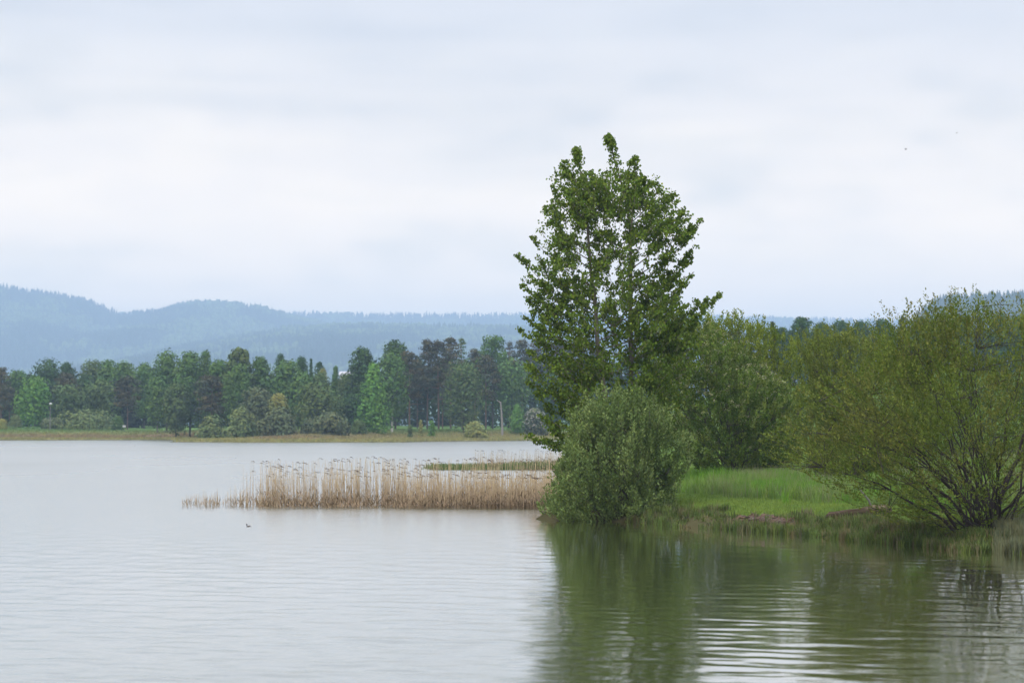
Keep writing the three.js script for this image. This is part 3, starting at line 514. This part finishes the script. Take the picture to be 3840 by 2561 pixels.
// ------------------------------------------------------------------ bushes and willows of the near bank
// rows: [photo y, left x, right x]; every shoot of leaves ends within that outline
function nearBush({ name, label, category, D, rootX, rows, shoots, leaves, len, size, slim, colors, stemColor, fan, seed, depthScale = 0.9, stems = 60, bloom, stemR = 0.025, hollow, spikes = 200, rootSpread = 0.3, leafStart = 0.1, jitter = 0.1 }) {
  const r = rng(seed), root = at(rootX, rows[rows.length - 1][0], D); root.y = groundY(root.x, root.z) - 0.05;
  const t = thing(name, label, category, root), g = new Geo(), wood = new Geo(), y0 = rows[0][0], y1 = rows[rows.length - 1][0], L = rows.map((q) => [q[0], q[1]]), R = rows.map((q) => [q[0], q[2]]), tips = [];
  const pick = () => { for (;;) { const y = mix(y0, y1, r()), w = sample(R, y) - sample(L, y); if (r() * (rows.reduce((m, q) => Math.max(m, q[2] - q[1]), 0)) < w) return y; } };
  const U = new THREE.Vector3(0, 1, 0), dir = new THREE.Vector3(), side = new THREE.Vector3(), d2 = new THREE.Vector3();
  for (let k = 0; k < shoots + spikes; k++) {
    const spike = k >= shoots, y = spike ? mix(y0, mix(y0, y1, 0.55), Math.pow(r(), 1.6)) : pick(), xl = sample(L, y), xr = sample(R, y), cx = (xl + xr) / 2, hw = (xr - xl) / 2, a = r() * 6.283, lob = 1 + 0.3 * noise(Math.cos(a) * 2 + seed, y / 90, Math.sin(a) * 2), q = (spike ? 0.75 + 0.3 * r() : Math.pow(0.12 + 0.88 * r(), 0.42)) * lob;
    const x = cx + Math.cos(a) * q * hw; const tip = at(x, y, D - Math.sin(a) * q * hw / 3.75 / F * D * depthScale).sub(root); tip.y += (r() - 0.4) * jitter * 2; if (tip.y + root.y < 0.02) continue;
    const wx0 = x / 3.75 / F * D, wy0 = y / 3.75 / F * D, patch = noise(wx0 * 1.5 + seed, wy0 * 1.5, tip.z * 1.5), hue = noise(wx0 * 0.8, wy0 * 0.8 + seed, tip.z * 0.8);
    if (!spike && patch < -0.13 && r() < 0.85) continue;
    if (hollow && r() < hollow(x, y, a)) continue;
    dir.copy(tip).normalize().lerp(U, fan).normalize(); const sl = len * (0.6 + 0.7 * r()); if (spike) tip.addScaledVector(dir, len * (0.1 + 0.8 * r())); const c0 = colors[clamp(Math.floor((0.5 + hue * 0.9 + (r() - 0.5) * 0.7) * colors.length), 0, colors.length - 1)], base = tip.clone().addScaledVector(dir, -sl);
    tips.push([base, tip]);
    const n = Math.round(leaves * (0.7 + 0.6 * r()));
    for (let j = 0; j < n; j++) {
      const u = mix(leafStart, 1, j / n), b = r() * 6.283; side.set(Math.cos(b), 0.3 * (r() - 0.5), Math.sin(b)); d2.copy(dir).multiplyScalar(0.75 + 0.5 * r()).add(side).normalize();
      let wx = r() - 0.5, wy = r() - 0.5, wz = r() - 0.5; const qq = wx * d2.x + wy * d2.y + wz * d2.z; wx -= qq * d2.x; wy -= qq * d2.y; wz -= qq * d2.z; const m = Math.hypot(wx, wy, wz) || 1, s = size * (0.65 + 0.7 * r()), sp = 0.05 * (1 - u) + 0.015;
      g.leaf(mix(base.x, tip.x, u) + side.x * sp, mix(base.y, tip.y, u) + (r() - 0.5) * 0.03, mix(base.z, tip.z, u) + side.z * sp, d2.x, d2.y, d2.z, wx / m, wy / m, wz / m, s, s * slim, tint(c0, r, 0.22, 0.08));
    }
    if (bloom && r() < bloom.share(y, y0, y1)) for (let j = 0; j < bloom.n; j++) g.clump(tip.x + (r() - 0.5) * 0.22, tip.y + (r() - 0.3) * 0.16, tip.z + (r() - 0.5) * 0.22, r() - 0.5, 1, r() - 0.3, 0.02 + 0.02 * r(), tint(bloom.color, r, 0.2), r);
  }
  const ends = []; // stems from the root, then shoots joined to the nearest stem
  for (let k = 0; k < stems; k++) {
    const e = tips[Math.floor(r() * tips.length)][0]; const a = k * 2.4, s = new THREE.Vector3(Math.cos(a) * rootSpread * r(), -0.25, Math.sin(a) * rootSpread * r()), f = 0.25 + 0.3 * r(), pts = bez(s, new THREE.Vector3(s.x + (e.x - s.x) * f, e.y * (0.5 + 0.25 * r()) + 0.1, s.z + (e.z - s.z) * f), e, 9);
    for (let j = 2; j < 8; j++) { pts[j].x += (r() - 0.5) * 0.2; pts[j].y += (r() - 0.5) * 0.12; pts[j].z += (r() - 0.5) * 0.2; }
    wood.tube(pts, stemR * (0.5 + 1.6 * Math.pow(r(), 2.5)), 0.006, stemColor, 5); ends.push(pts);
  }
  for (let k = 0; k < tips.length; k += Math.max(1, Math.round(tips.length / 700))) {
    const [b, tip] = tips[k]; let best = null, bd = 1e9; for (const pts of ends) for (let j = 3; j < pts.length; j += 2) { const p = pts[j]; if (p.y > b.y + 0.1) continue; const d = p.distanceToSquared(b); if (d < bd) { bd = d; best = p; } }
    if (best && bd < 6) wood.tube([best, b.clone().lerp(best, 0.45).addScaledVector(U, 0.05), b, tip], 0.009, 0.003, stemColor, 4);
  }
  part('stem', wood.build(true), M.bark, t); part('foliage', g.build(), M.leaf, t); return t;
}
nearBush({ name: 'willow_bush', label: 'round silvery grey-green willow bush at the tip of the bank below the poplar', category: 'bush', D: 111.5, rootX: 2340, seed: 11, fan: 0.62, shoots: 4600, leaves: 18, len: 0.55, size: 0.11, slim: 0.5, stems: 80,
  colors: [[0.17, 0.235, 0.065], [0.215, 0.28, 0.09], [0.13, 0.19, 0.05]], stemColor: [0.07, 0.06, 0.045],
  rows: [[1478, 2250, 2390], [1510, 2180, 2460], [1565, 2130, 2520], [1650, 2090, 2555], [1740, 2055, 2570], [1830, 2035, 2555], [1900, 2035, 2520], [1950, 2070, 2480]] });
nearBush({ name: 'flowering_bush', label: 'tall dark green bush with pale cream blossom behind the round willow bush', category: 'bush', D: 150, rootX: 2760, seed: 12, fan: 0.35, shoots: 4800, leaves: 16, len: 0.5, size: 0.125, slim: 0.64, stems: 60,
  colors: [[0.12, 0.185, 0.026], [0.17, 0.22, 0.042], [0.09, 0.145, 0.02]], stemColor: [0.06, 0.05, 0.04], bloom: { n: 14, color: [0.3, 0.29, 0.16], share: (y, a, b) => 0.5 * ss(1650, 1300, y) + 0.06 },
  rows: [[1205, 2470, 2640], [1245, 2440, 2720], [1320, 2420, 2800], [1420, 2430, 2900], [1520, 2450, 2985], [1620, 2480, 2990], [1700, 2500, 2975], [1745, 2560, 2920]] });
nearBush({ name: 'willow_bush', label: 'yellow-green bush topping the cream-blossomed one from behind', category: 'bush', D: 158, rootX: 2880, seed: 13, fan: 0.45, shoots: 4200, leaves: 16, len: 0.55, size: 0.12, slim: 0.54, stems: 50,
  colors: [[0.165, 0.215, 0.02], [0.2, 0.245, 0.03], [0.125, 0.175, 0.018]], stemColor: [0.07, 0.06, 0.045],
  rows: [[1190, 2660, 2760], [1215, 2640, 2900], [1290, 2640, 2990], [1400, 2660, 3020], [1550, 2700, 3040], [1740, 2760, 3000]] });
nearBush({ name: 'willow_bush', label: 'olive green willow bush between the cream-blossomed bush and the large willow', category: 'bush', D: 132, rootX: 3200, seed: 14, fan: 0.3, shoots: 5000, leaves: 17, len: 0.55, size: 0.105, slim: 0.5, stems: 60,
  colors: [[0.135, 0.175, 0.024], [0.175, 0.205, 0.038], [0.105, 0.145, 0.02]], stemColor: [0.065, 0.05, 0.042],
  rows: [[1240, 3060, 3200], [1275, 3010, 3330], [1340, 2980, 3440], [1440, 2970, 3480], [1560, 2965, 3480], [1660, 2975, 3460], [1730, 3000, 3400], [1775, 3080, 3320]] });
nearBush({ name: 'willow_bush', label: 'dark green bushes seen through the lower stems of the large willow', category: 'bush', D: 178, rootX: 3620, seed: 16, fan: 0.4, shoots: 2600, leaves: 14, len: 0.6, size: 0.14, slim: 0.55, stems: 40,
  colors: [[0.06, 0.095, 0.018], [0.08, 0.12, 0.024], [0.045, 0.075, 0.014]], stemColor: [0.06, 0.05, 0.04],
  rows: [[1400, 3560, 3800], [1435, 3440, 3960], [1500, 3380, 4050], [1600, 3350, 4080], [1700, 3380, 4060], [1740, 3450, 3980]] });
nearBush({ name: 'willow_tree', label: 'large spreading willow with dark fanned stems at the water\'s edge on the right', category: 'tree', D: 87.5, rootX: 3705, seed: 15, fan: 0.16, shoots: 10000, leaves: 16, len: 0.55, size: 0.085, slim: 0.46, stems: 64, stemR: 0.036, depthScale: 0.75, jitter: 0.2,
  colors: [[0.12, 0.165, 0.02], [0.16, 0.2, 0.032], [0.1, 0.145, 0.018], [0.145, 0.16, 0.03]], stemColor: [0.045, 0.036, 0.032],
  spikes: 420, rootSpread: 0.75, hollow: (x, y) => 0.55 * ss(1640, 1850, y) * ss(3350, 3520, x) + 0.5 * ss(1700, 1850, y) * ss(3420, 3300, x) + 0.12 * ss(3450, 3700, x),
  rows: [[1145, 3500, 3700], [1175, 3390, 3950], [1220, 3300, 4080], [1285, 3200, 4200], [1380, 3120, 4300], [1500, 3070, 4350], [1620, 3010, 4350], [1730, 2985, 4330], [1830, 3060, 4250], [1910, 3230, 4150], [1980, 3420, 4000], [2045, 3600, 3850]] });

// ------------------------------------------------------------------ grass, sedge, reeds
function tuftG(seed, n, h, spread, bladeW, curl) {
  const g = new Geo(), r = rng(seed);
  for (let k = 0; k < n; k++) {
    const a = r() * 6.283, x = Math.cos(a) * spread * r(), z = Math.sin(a) * spread * r(), hh = h * (0.55 + 0.5 * r()), b = r() * 6.283, lx = Math.cos(b) * curl * hh * r(), lz = Math.sin(b) * curl * hh * r(), w = bladeW * (0.6 + 0.6 * r()), cx = Math.cos(b + 1.57) * w, cz = Math.sin(b + 1.57) * w, k1 = 0.8 + 0.4 * r(), c = [k1, k1, k1];
    const p0 = g.v(x - cx, 0, z - cz, c), p1 = g.v(x + cx, 0, z + cz, c), p2 = g.v(x + lx * 0.35 - cx * 0.8, hh * 0.6, z + lz * 0.35 - cz * 0.8, c), p3 = g.v(x + lx * 0.35 + cx * 0.8, hh * 0.6, z + lz * 0.35 + cz * 0.8, c), p4 = g.v(x + lx, hh, z + lz, c);
    g.i.push(p0, p1, p2, p1, p3, p2, p2, p3, p4);
  }
  return g.build();
}
function scatter(name, label, geo, list, category = 'grass') {
  const m = new THREE.InstancedMesh(geo, M.grass, list.length), o = new THREE.Matrix4(), q = new THREE.Quaternion(), U = new THREE.Vector3(0, 1, 0); m.name = numbered(name); m.castShadow = m.receiveShadow = true;
  list.forEach(([x, y, z, s, sy, rot, c], k) => { o.compose(new THREE.Vector3(x, y, z), q.setFromAxisAngle(U, rot), new THREE.Vector3(s, sy, s)); m.setMatrixAt(k, o); m.setColorAt(k, new THREE.Color().setRGB(...c)); });
  scene.add(m); return tag(m, label, category, null, 'stuff');
}
{
  const r = rng(31), tall = [], lawn = [], sedge = [], seed = [];
  for (let k = 0; k < 200000 && lawn.length < 26000; k++) {
    const z = -mix(84, 172, r()), x = mix(6, 56, r()), { h, dn } = land(x, z); if (dn < 1.2) continue;
    const px = 512 + x / -z * F; if (px > 1100 || px < 560) continue;
    const n = noise(x * 0.5, z * 0.35, 4), tallness = ss(5.5, 12, dn + n * 4);
    const lush = ss(-0.4, 0.5, noise(x * 0.7, z * 0.4, 9));
    if (r() < tallness) { if (tall.length < 23000) tall.push([x, h - 0.03, z, 0.8 + 0.5 * r(), (0.75 + 0.5 * r()) * (1 + 0.35 * n), r() * 6.3, tint([mix(0.15, 0.12, lush), mix(0.215, 0.25, lush), mix(0.05, 0.02, lush)], r, 0.15)]); if (r() < 0.18 && lush < 0.6 && seed.length < 3500) seed.push([x, h, z, 1, 0.8 + 0.5 * r(), r() * 6.3, tint([0.22, 0.2, 0.12], r, 0.2)]); }
    else lawn.push([x, h - 0.02, z, 0.8 + 0.5 * r(), (0.6 + 0.7 * r()) * (1 + 0.3 * n), r() * 6.3, tint([mix(0.14, 0.165, lush), mix(0.215, 0.24, lush), 0.036], r, 0.15)]);
  }
  for (let k = 0; k < 60000 && sedge.length < 9000; k++) {
    const z = -mix(82, 113, r()), x = mix(4, 46, r()), { h, dn } = land(x, z); if (dn < -0.4 || dn > 1.9) continue;
    const px = 512 + x / -z * F; if (px < 555 || px > 1060) continue; const n = noise(x * 0.8, z * 0.8, 14); if (px > 728 && px < 800 && dn > 0.1 && r() < 0.8) continue; if (r() > (px < 640 ? 0.3 : 1) * ss(-0.75, 0.0, n + (dn < 0.9 ? 0.25 : -0.3 * dn))) continue;
    sedge.push([x, Math.max(h, -0.15) - 0.03, z, 0.8 + 0.4 * r(), (0.6 + 0.5 * r()) * (1 + 0.4 * n), r() * 6.3, tint(r() < 0.28 ? [0.16, 0.145, 0.065] : [0.1, 0.14, 0.03], r, 0.38)]);
  }
  for (let k = 0; k < 260; k++) { const p = onWater(mix(3735, 3960, r()), mix(2040, 2078, r())); sedge.push([p.x, Math.max(-0.1, groundY(p.x, p.z) - 0.03), p.z, 0.9, 1.2 + 0.5 * r(), r() * 6.3, tint([0.16, 0.17, 0.085], r, 0.15)]); }
  scatter('lawn_grass', 'short bright green grass on the near bank', tuftG(1, 14, 0.17, 0.16, 0.009, 0.7), lawn);
  scatter('tall_grass', 'tall lush grass on the rise of the near bank', tuftG(2, 18, 0.62, 0.2, 0.011, 0.55), tall);
  scatter('seed_grass', 'pale seed heads over the tall grass', tuftG(3, 5, 0.85, 0.2, 0.008, 0.3), seed);
  scatter('shore_sedge', 'olive and straw-coloured sedge fringing the near waterline', tuftG(4, 15, 0.38, 0.16, 0.015, 0.6), sedge);
  const marsh = [], r2 = rng(44);
  for (let k = 0; k < 60000 && marsh.length < 9000; k++) {
    const d = mix(615, 790, r2()), x = mix(-0.19, 0.04, r2()) * d, { h, dn, df } = land(x, -d); if (df < 0.5 || df > 75 || dn > 0) continue;
    const n = fbm(x * 0.05, d * 0.03, 6, 3), w = df + n * 14, red = ss(8, 15, w) * ss(34, 24, w) * ss(-10, -60, x), gr = ss(24, 48, w), c = [0.26, 0.25, 0.09].map((v, i) => mix(mix(v, [0.2, 0.125, 0.085][i], red * 0.55), [0.13, 0.21, 0.06][i], gr));
    marsh.push([x, h - 0.05, -d, 1 + 0.6 * r2(), 0.7 + 0.7 * r2(), r2() * 6.3, tint(c, r2, 0.2)]);
  }
  scatter('marsh_grass', 'yellowish and reddish marsh grass along the far shore', tuftG(5, 14, 0.55, 0.9, 0.05, 0.4), marsh);
}
function reedBed(name, label, seed, list) {
  const g = new Geo(), r = rng(seed);
  for (const [x, z, h, heavy] of list) {
    const lean = (r() - 0.5) * (r() < 0.12 ? 0.55 : 0.16), leanz = (r() - 0.5) * 0.1, k = 0.75 + 0.5 * r(), straw = [0.5 * k, 0.395 * k, 0.235 * k], butt = [0.2 * k, 0.145 * k, 0.095 * k];
    g.tube([new THREE.Vector3(x, -0.25, z), new THREE.Vector3(x + lean * 0.2 * h, h * 0.25, z + leanz * 0.2 * h), new THREE.Vector3(x + lean * 0.6 * h, h * 0.65, z + leanz * 0.6 * h), new THREE.Vector3(x + lean * h, h, z + leanz * h)], 0.0085, 0.004, butt, 4, straw);
    const nl = heavy ? 5 : h < 0.8 ? 1 : 2; for (let j = 0; j < nl; j++) { const y = h * (0.08 + 0.5 * r() * r()), a = r() * 6.283, L = 0.2 + 0.3 * r(), up = 0.4 + 0.9 * r(), l = Math.hypot(1, up); g.leaf(x + lean * y, y, z + leanz * y, Math.cos(a) / l, up / l, Math.sin(a) / l, -Math.sin(a), 0, Math.cos(a), L, 0.024, tint([0.2, 0.145, 0.09], r, 0.35)); }
    if (h > 1.25 && r() < 0.3) { const a = r() < 0.75 ? r() - 0.5 : r() * 6.283, px = x + lean * h, pz = z + leanz * h; for (let j = 0; j < 12; j++) { const u = r(), dx = Math.cos(a) * 0.16 * u + (r() - 0.5) * 0.05, dy = 0.1 * u - 0.14 * u * u; g.leaf(px + dx, h + dy, pz + Math.sin(a) * 0.16 * u, Math.cos(a) * 0.7, -0.5, (r() - 0.5), 0.3, 0.5, 0.5, 0.075, 0.024, tint([0.2, 0.15, 0.115], r, 0.3)); } }
  }
  return tag(part(name, g.build(), M.matte, scene), label, 'reeds', null, 'stuff');
}
{
  const r = rng(61), a = [], b = [];
  for (let k = 0; k < 3200; k++) { // thick on the right, thinning out leftwards
    const sx = 2105 - 1420 * Math.pow(r(), 1.55), right = ss(1500, 1900, sx), sy = mix(1893, 1904 + 6 * right, r()) - (r() < 0.3 ? 12 * r() : 0), p = onWater(sx, sy), e = r() < ss(890, 1080, sx) ? 1 : 0, clumpy = noise(sx / 26, 3, 2);
    if (e < 0.5 && sx < 900 && r() < 0.45) continue; if (r() > 0.6 + 0.4 * ss(-0.3, 0.5, clumpy) * (0.4 + 0.6 * e)) continue;
    const young = r() < mix(0.42, 0.66, right); a.push([p.x, p.z, e < 0.5 ? mix(0.2, 0.95, Math.pow(r(), 1.6)) * mix(0.6, 1.1, ss(690, 960, sx)) : young ? mix(0.35, 1.6, r()) : mix(1.15, 2.1, Math.pow(r(), 0.85)) * mix(0.96, 1.02, ss(1000, 1300, sx)), e > 0.5 && r() < 0.25 + 0.5 * right]);
  }
  for (let k = 0; k < 1700; k++) { const sx = 2110 - 1330 * Math.pow(r(), 1.5), p = onWater(sx, mix(1893, 1908, r())); if (sx < 960 && r() < 0.94) continue; a.push([p.x, p.z, mix(0.1, 0.5, r() * r()) + 0.25 * ss(1500, 1900, sx) * r(), r() < 0.5]); }
  for (let k = 0; k < 1100; k++) { const sx = 2110 - 620 * Math.pow(r(), 1.3), p = onWater(sx, mix(1890, 1909, r())); a.push([p.x, p.z, mix(0.4, 1.45, Math.pow(r(), 1.4)), r() < 0.7]); }
  reedBed('reed_bed', 'front bed of dry tan reeds standing in the lake left of the willow bush', 62, a);
  for (let k = 0; k < 420; k++) { const sx = 2110 - 330 * Math.pow(r(), 1.4), p = onWater(sx, mix(1757, 1763, r())); b.push([p.x, p.z, mix(0.6, 1.65, r()), r() < 0.5]); }
  reedBed('reed_bed', 'smaller reed bed with dark seed heads farther out behind the front one', 63, b);
  const wet = [], r3 = rng(64);
  for (let k = 0; k < 1100; k++) { const sx = 2130 - 510 * Math.pow(r3(), 1.1), p = onWater(sx, mix(1756, 1763, r3())); wet.push([p.x, -0.03, p.z, 1 + r3(), 0.4 + 0.45 * r3() + 0.5 * ss(1750, 2050, sx) * r3(), r3() * 6.3, tint([0.12, 0.17, 0.05], r3, 0.2)]); }
  scatter('water_plants', 'low strip of green water plants in front of the smaller reed bed', tuftG(6, 14, 0.7, 0.5, 0.02, 0.3), wet, 'plants');
}

// ------------------------------------------------------------------ eroded bank, log, birds
{
  const r = rng(71), g = new Geo(); // clods of bare soil where the bank has slumped
  for (let k = 0, made = 0; k < 9000 && made < 170; k++) {
    const p = onWater(mix(2690, 3010, r()), mix(1955, 2005, r())); p.z -= 3 * r(); const sxp = (p.x / -p.z * F + W / 2) * 3.75, { dn } = land(p.x, p.z); if (dn < 0.15 || dn > 1.1 || Math.abs(noise(sxp / 40, 1)) > 0.45) continue; made++;
    const s = 0.05 + 0.11 * r(), ico = new THREE.IcosahedronGeometry(s, 1), ps = ico.attributes.position, y = groundY(p.x, p.z), c = tint([0.085, 0.058, 0.04], r, 0.35), first = g.n;
    for (let j = 0; j < ps.count; j++) { const f = 1 + 0.35 * noise(ps.getX(j) * 14 + k, ps.getY(j) * 14, ps.getZ(j) * 14); g.v(p.x + ps.getX(j) * f * 1.4, y + ps.getY(j) * f, p.z + ps.getZ(j) * f, c); } for (let j = 0; j < ps.count; j += 3) g.tri(first + j, first + j + 1, first + j + 2);
  }
  tag(part('soil_clods', g.build(), M.matte, scene), 'crumbled dark brown soil on the slumped edge of the near bank', 'soil', null, 'stuff');

  // a weathered log on the grass by the large willow
  const D = 97, A = at(3112, 1898, D), B = at(3330, 1893, D - 1.5); A.y = groundY(A.x, A.z) + 0.22; B.y = groundY(B.x, B.z) + 0.22;
  const t = thing('log', 'weathered brown log lying on the bank grass left of the large willow', 'log', A), len = A.distanceTo(B), cg = new THREE.CylinderGeometry(0.2, 0.24, len, 18, 40, false), p = cg.attributes.position, c = [];
  for (let k = 0; k < p.count; k++) { const x = p.getX(k), y = p.getY(k), z = p.getZ(k), a = Math.atan2(z, x), f = 1 + 0.32 * noise(Math.cos(a) * 2, y * 1.6, Math.sin(a) * 2) + 0.08 * noise(Math.cos(a) * 7, y * 0.8, Math.sin(a) * 7); p.setXYZ(k, x * f + 0.06 * noise(y, 1), y + 0.05 * noise(x * 9, z * 9), z * f); const u = 0.7 + 0.5 * noise(Math.cos(a) * 4, y * 1.2, Math.sin(a) * 4), g2 = ss(0, 0.5, noise(y * 1.4, Math.cos(a) * 1.5, 7)); c.push(mix(0.085, 0.24, g2) * u, mix(0.06, 0.19, g2) * u, mix(0.036, 0.115, g2) * u); }
  cg.setAttribute('color', new THREE.BufferAttribute(new Float32Array(c), 3)); cg.computeVertexNormals(); const log = part('trunk', cg, M.bark, t); log.position.copy(B).sub(A).multiplyScalar(0.5); log.quaternion.setFromUnitVectors(new THREE.Vector3(0, -1, 0), B.clone().sub(A).normalize());
  const stub = new Geo(); stub.tube([new THREE.Vector3(len * 0.62, 0.1, 0), new THREE.Vector3(len * 0.55, 0.55, 0.1), new THREE.Vector3(len * 0.4, 0.95, 0.2)], 0.05, 0.02, [0.16, 0.15, 0.13], 6); part('branch', stub.build(true), M.bark, t);
}
{ // water bird, and two birds far up in the sky
  const p = onWater(933, 1974), t = thing('duck', 'small dark water bird swimming alone on the open water below the reeds', 'bird', p), dark = new THREE.MeshStandardMaterial({ color: new THREE.Color().setRGB(0.06, 0.05, 0.05), roughness: 0.8 }), pale = new THREE.MeshStandardMaterial({ color: new THREE.Color().setRGB(0.16, 0.15, 0.15), roughness: 0.8 });
  const body = new THREE.SphereGeometry(0.14, 18, 12), q = body.attributes.position; for (let k = 0; k < q.count; k++) { const x = q.getX(k); q.setXYZ(k, x * 1.7, q.getY(k) * 0.6 + Math.max(0, x) * 0.25 + 0.04, q.getZ(k) * 0.85); } body.computeVertexNormals(); part('body', body, pale, t);
  const neck = new Geo(); neck.tube(bez(new THREE.Vector3(-0.17, 0.03, 0), new THREE.Vector3(-0.24, 0.14, 0), new THREE.Vector3(-0.2, 0.24, 0), 5), 0.055, 0.04, [0.06, 0.05, 0.05], 8); part('neck', neck.build(true), M.bark, t);
  const head = part('head', new THREE.SphereGeometry(0.062, 12, 8), dark, t); head.position.set(-0.215, 0.26, 0); head.scale.set(1.15, 0.95, 0.9);
  const bill = part('bill', new THREE.ConeGeometry(0.022, 0.08, 8), dark, t); t.scale.setScalar(0.32); bill.rotation.z = Math.PI / 2; bill.position.set(-0.315, 0.25, 0);
  const p2 = onWater(505, 1672), d2 = t.clone(); d2.name = numbered('duck'); d2.position.copy(p2); d2.rotation.y = 2.4; scene.add(d2); tag(d2, 'faint tiny water bird far out near the left far shore', 'bird');
  const flyer = (sx, sy, D, roll, label) => {
    const o = thing('bird', label, 'bird', at(sx, sy, D)), bm = new THREE.MeshStandardMaterial({ color: new THREE.Color().setRGB(0.07, 0.065, 0.065), roughness: 0.9, side: THREE.DoubleSide }); o.rotation.set(0, 0.5, roll); o.scale.setScalar(0.6);
    const b = part('body', new THREE.SphereGeometry(0.08, 10, 8), bm, o); b.scale.set(2.1, 0.8, 0.8);
    for (const s of [-1, 1]) { const w = new Geo(), c = [1, 1, 1]; const v = [w.v(0.1, 0.03, 0, c), w.v(-0.08, 0.03, 0, c), w.v(-0.03, 0.17, s * 0.25, c), w.v(0.1, 0.16, s * 0.25, c), w.v(-0.12, 0.11, s * 0.52, c)]; w.i.push(v[0], v[1], v[2], v[0], v[2], v[3], v[3], v[2], v[4]); part('wing', w.build(), bm, o); }
  };
  flyer(3397, 560, 300, 0.5, 'tiny dark bird in the sky, lower left of the two at upper right'); flyer(3588, 499, 420, 0.2, 'fainter tiny bird in the sky, upper right of the two');
}
renderer.render(scene, camera);
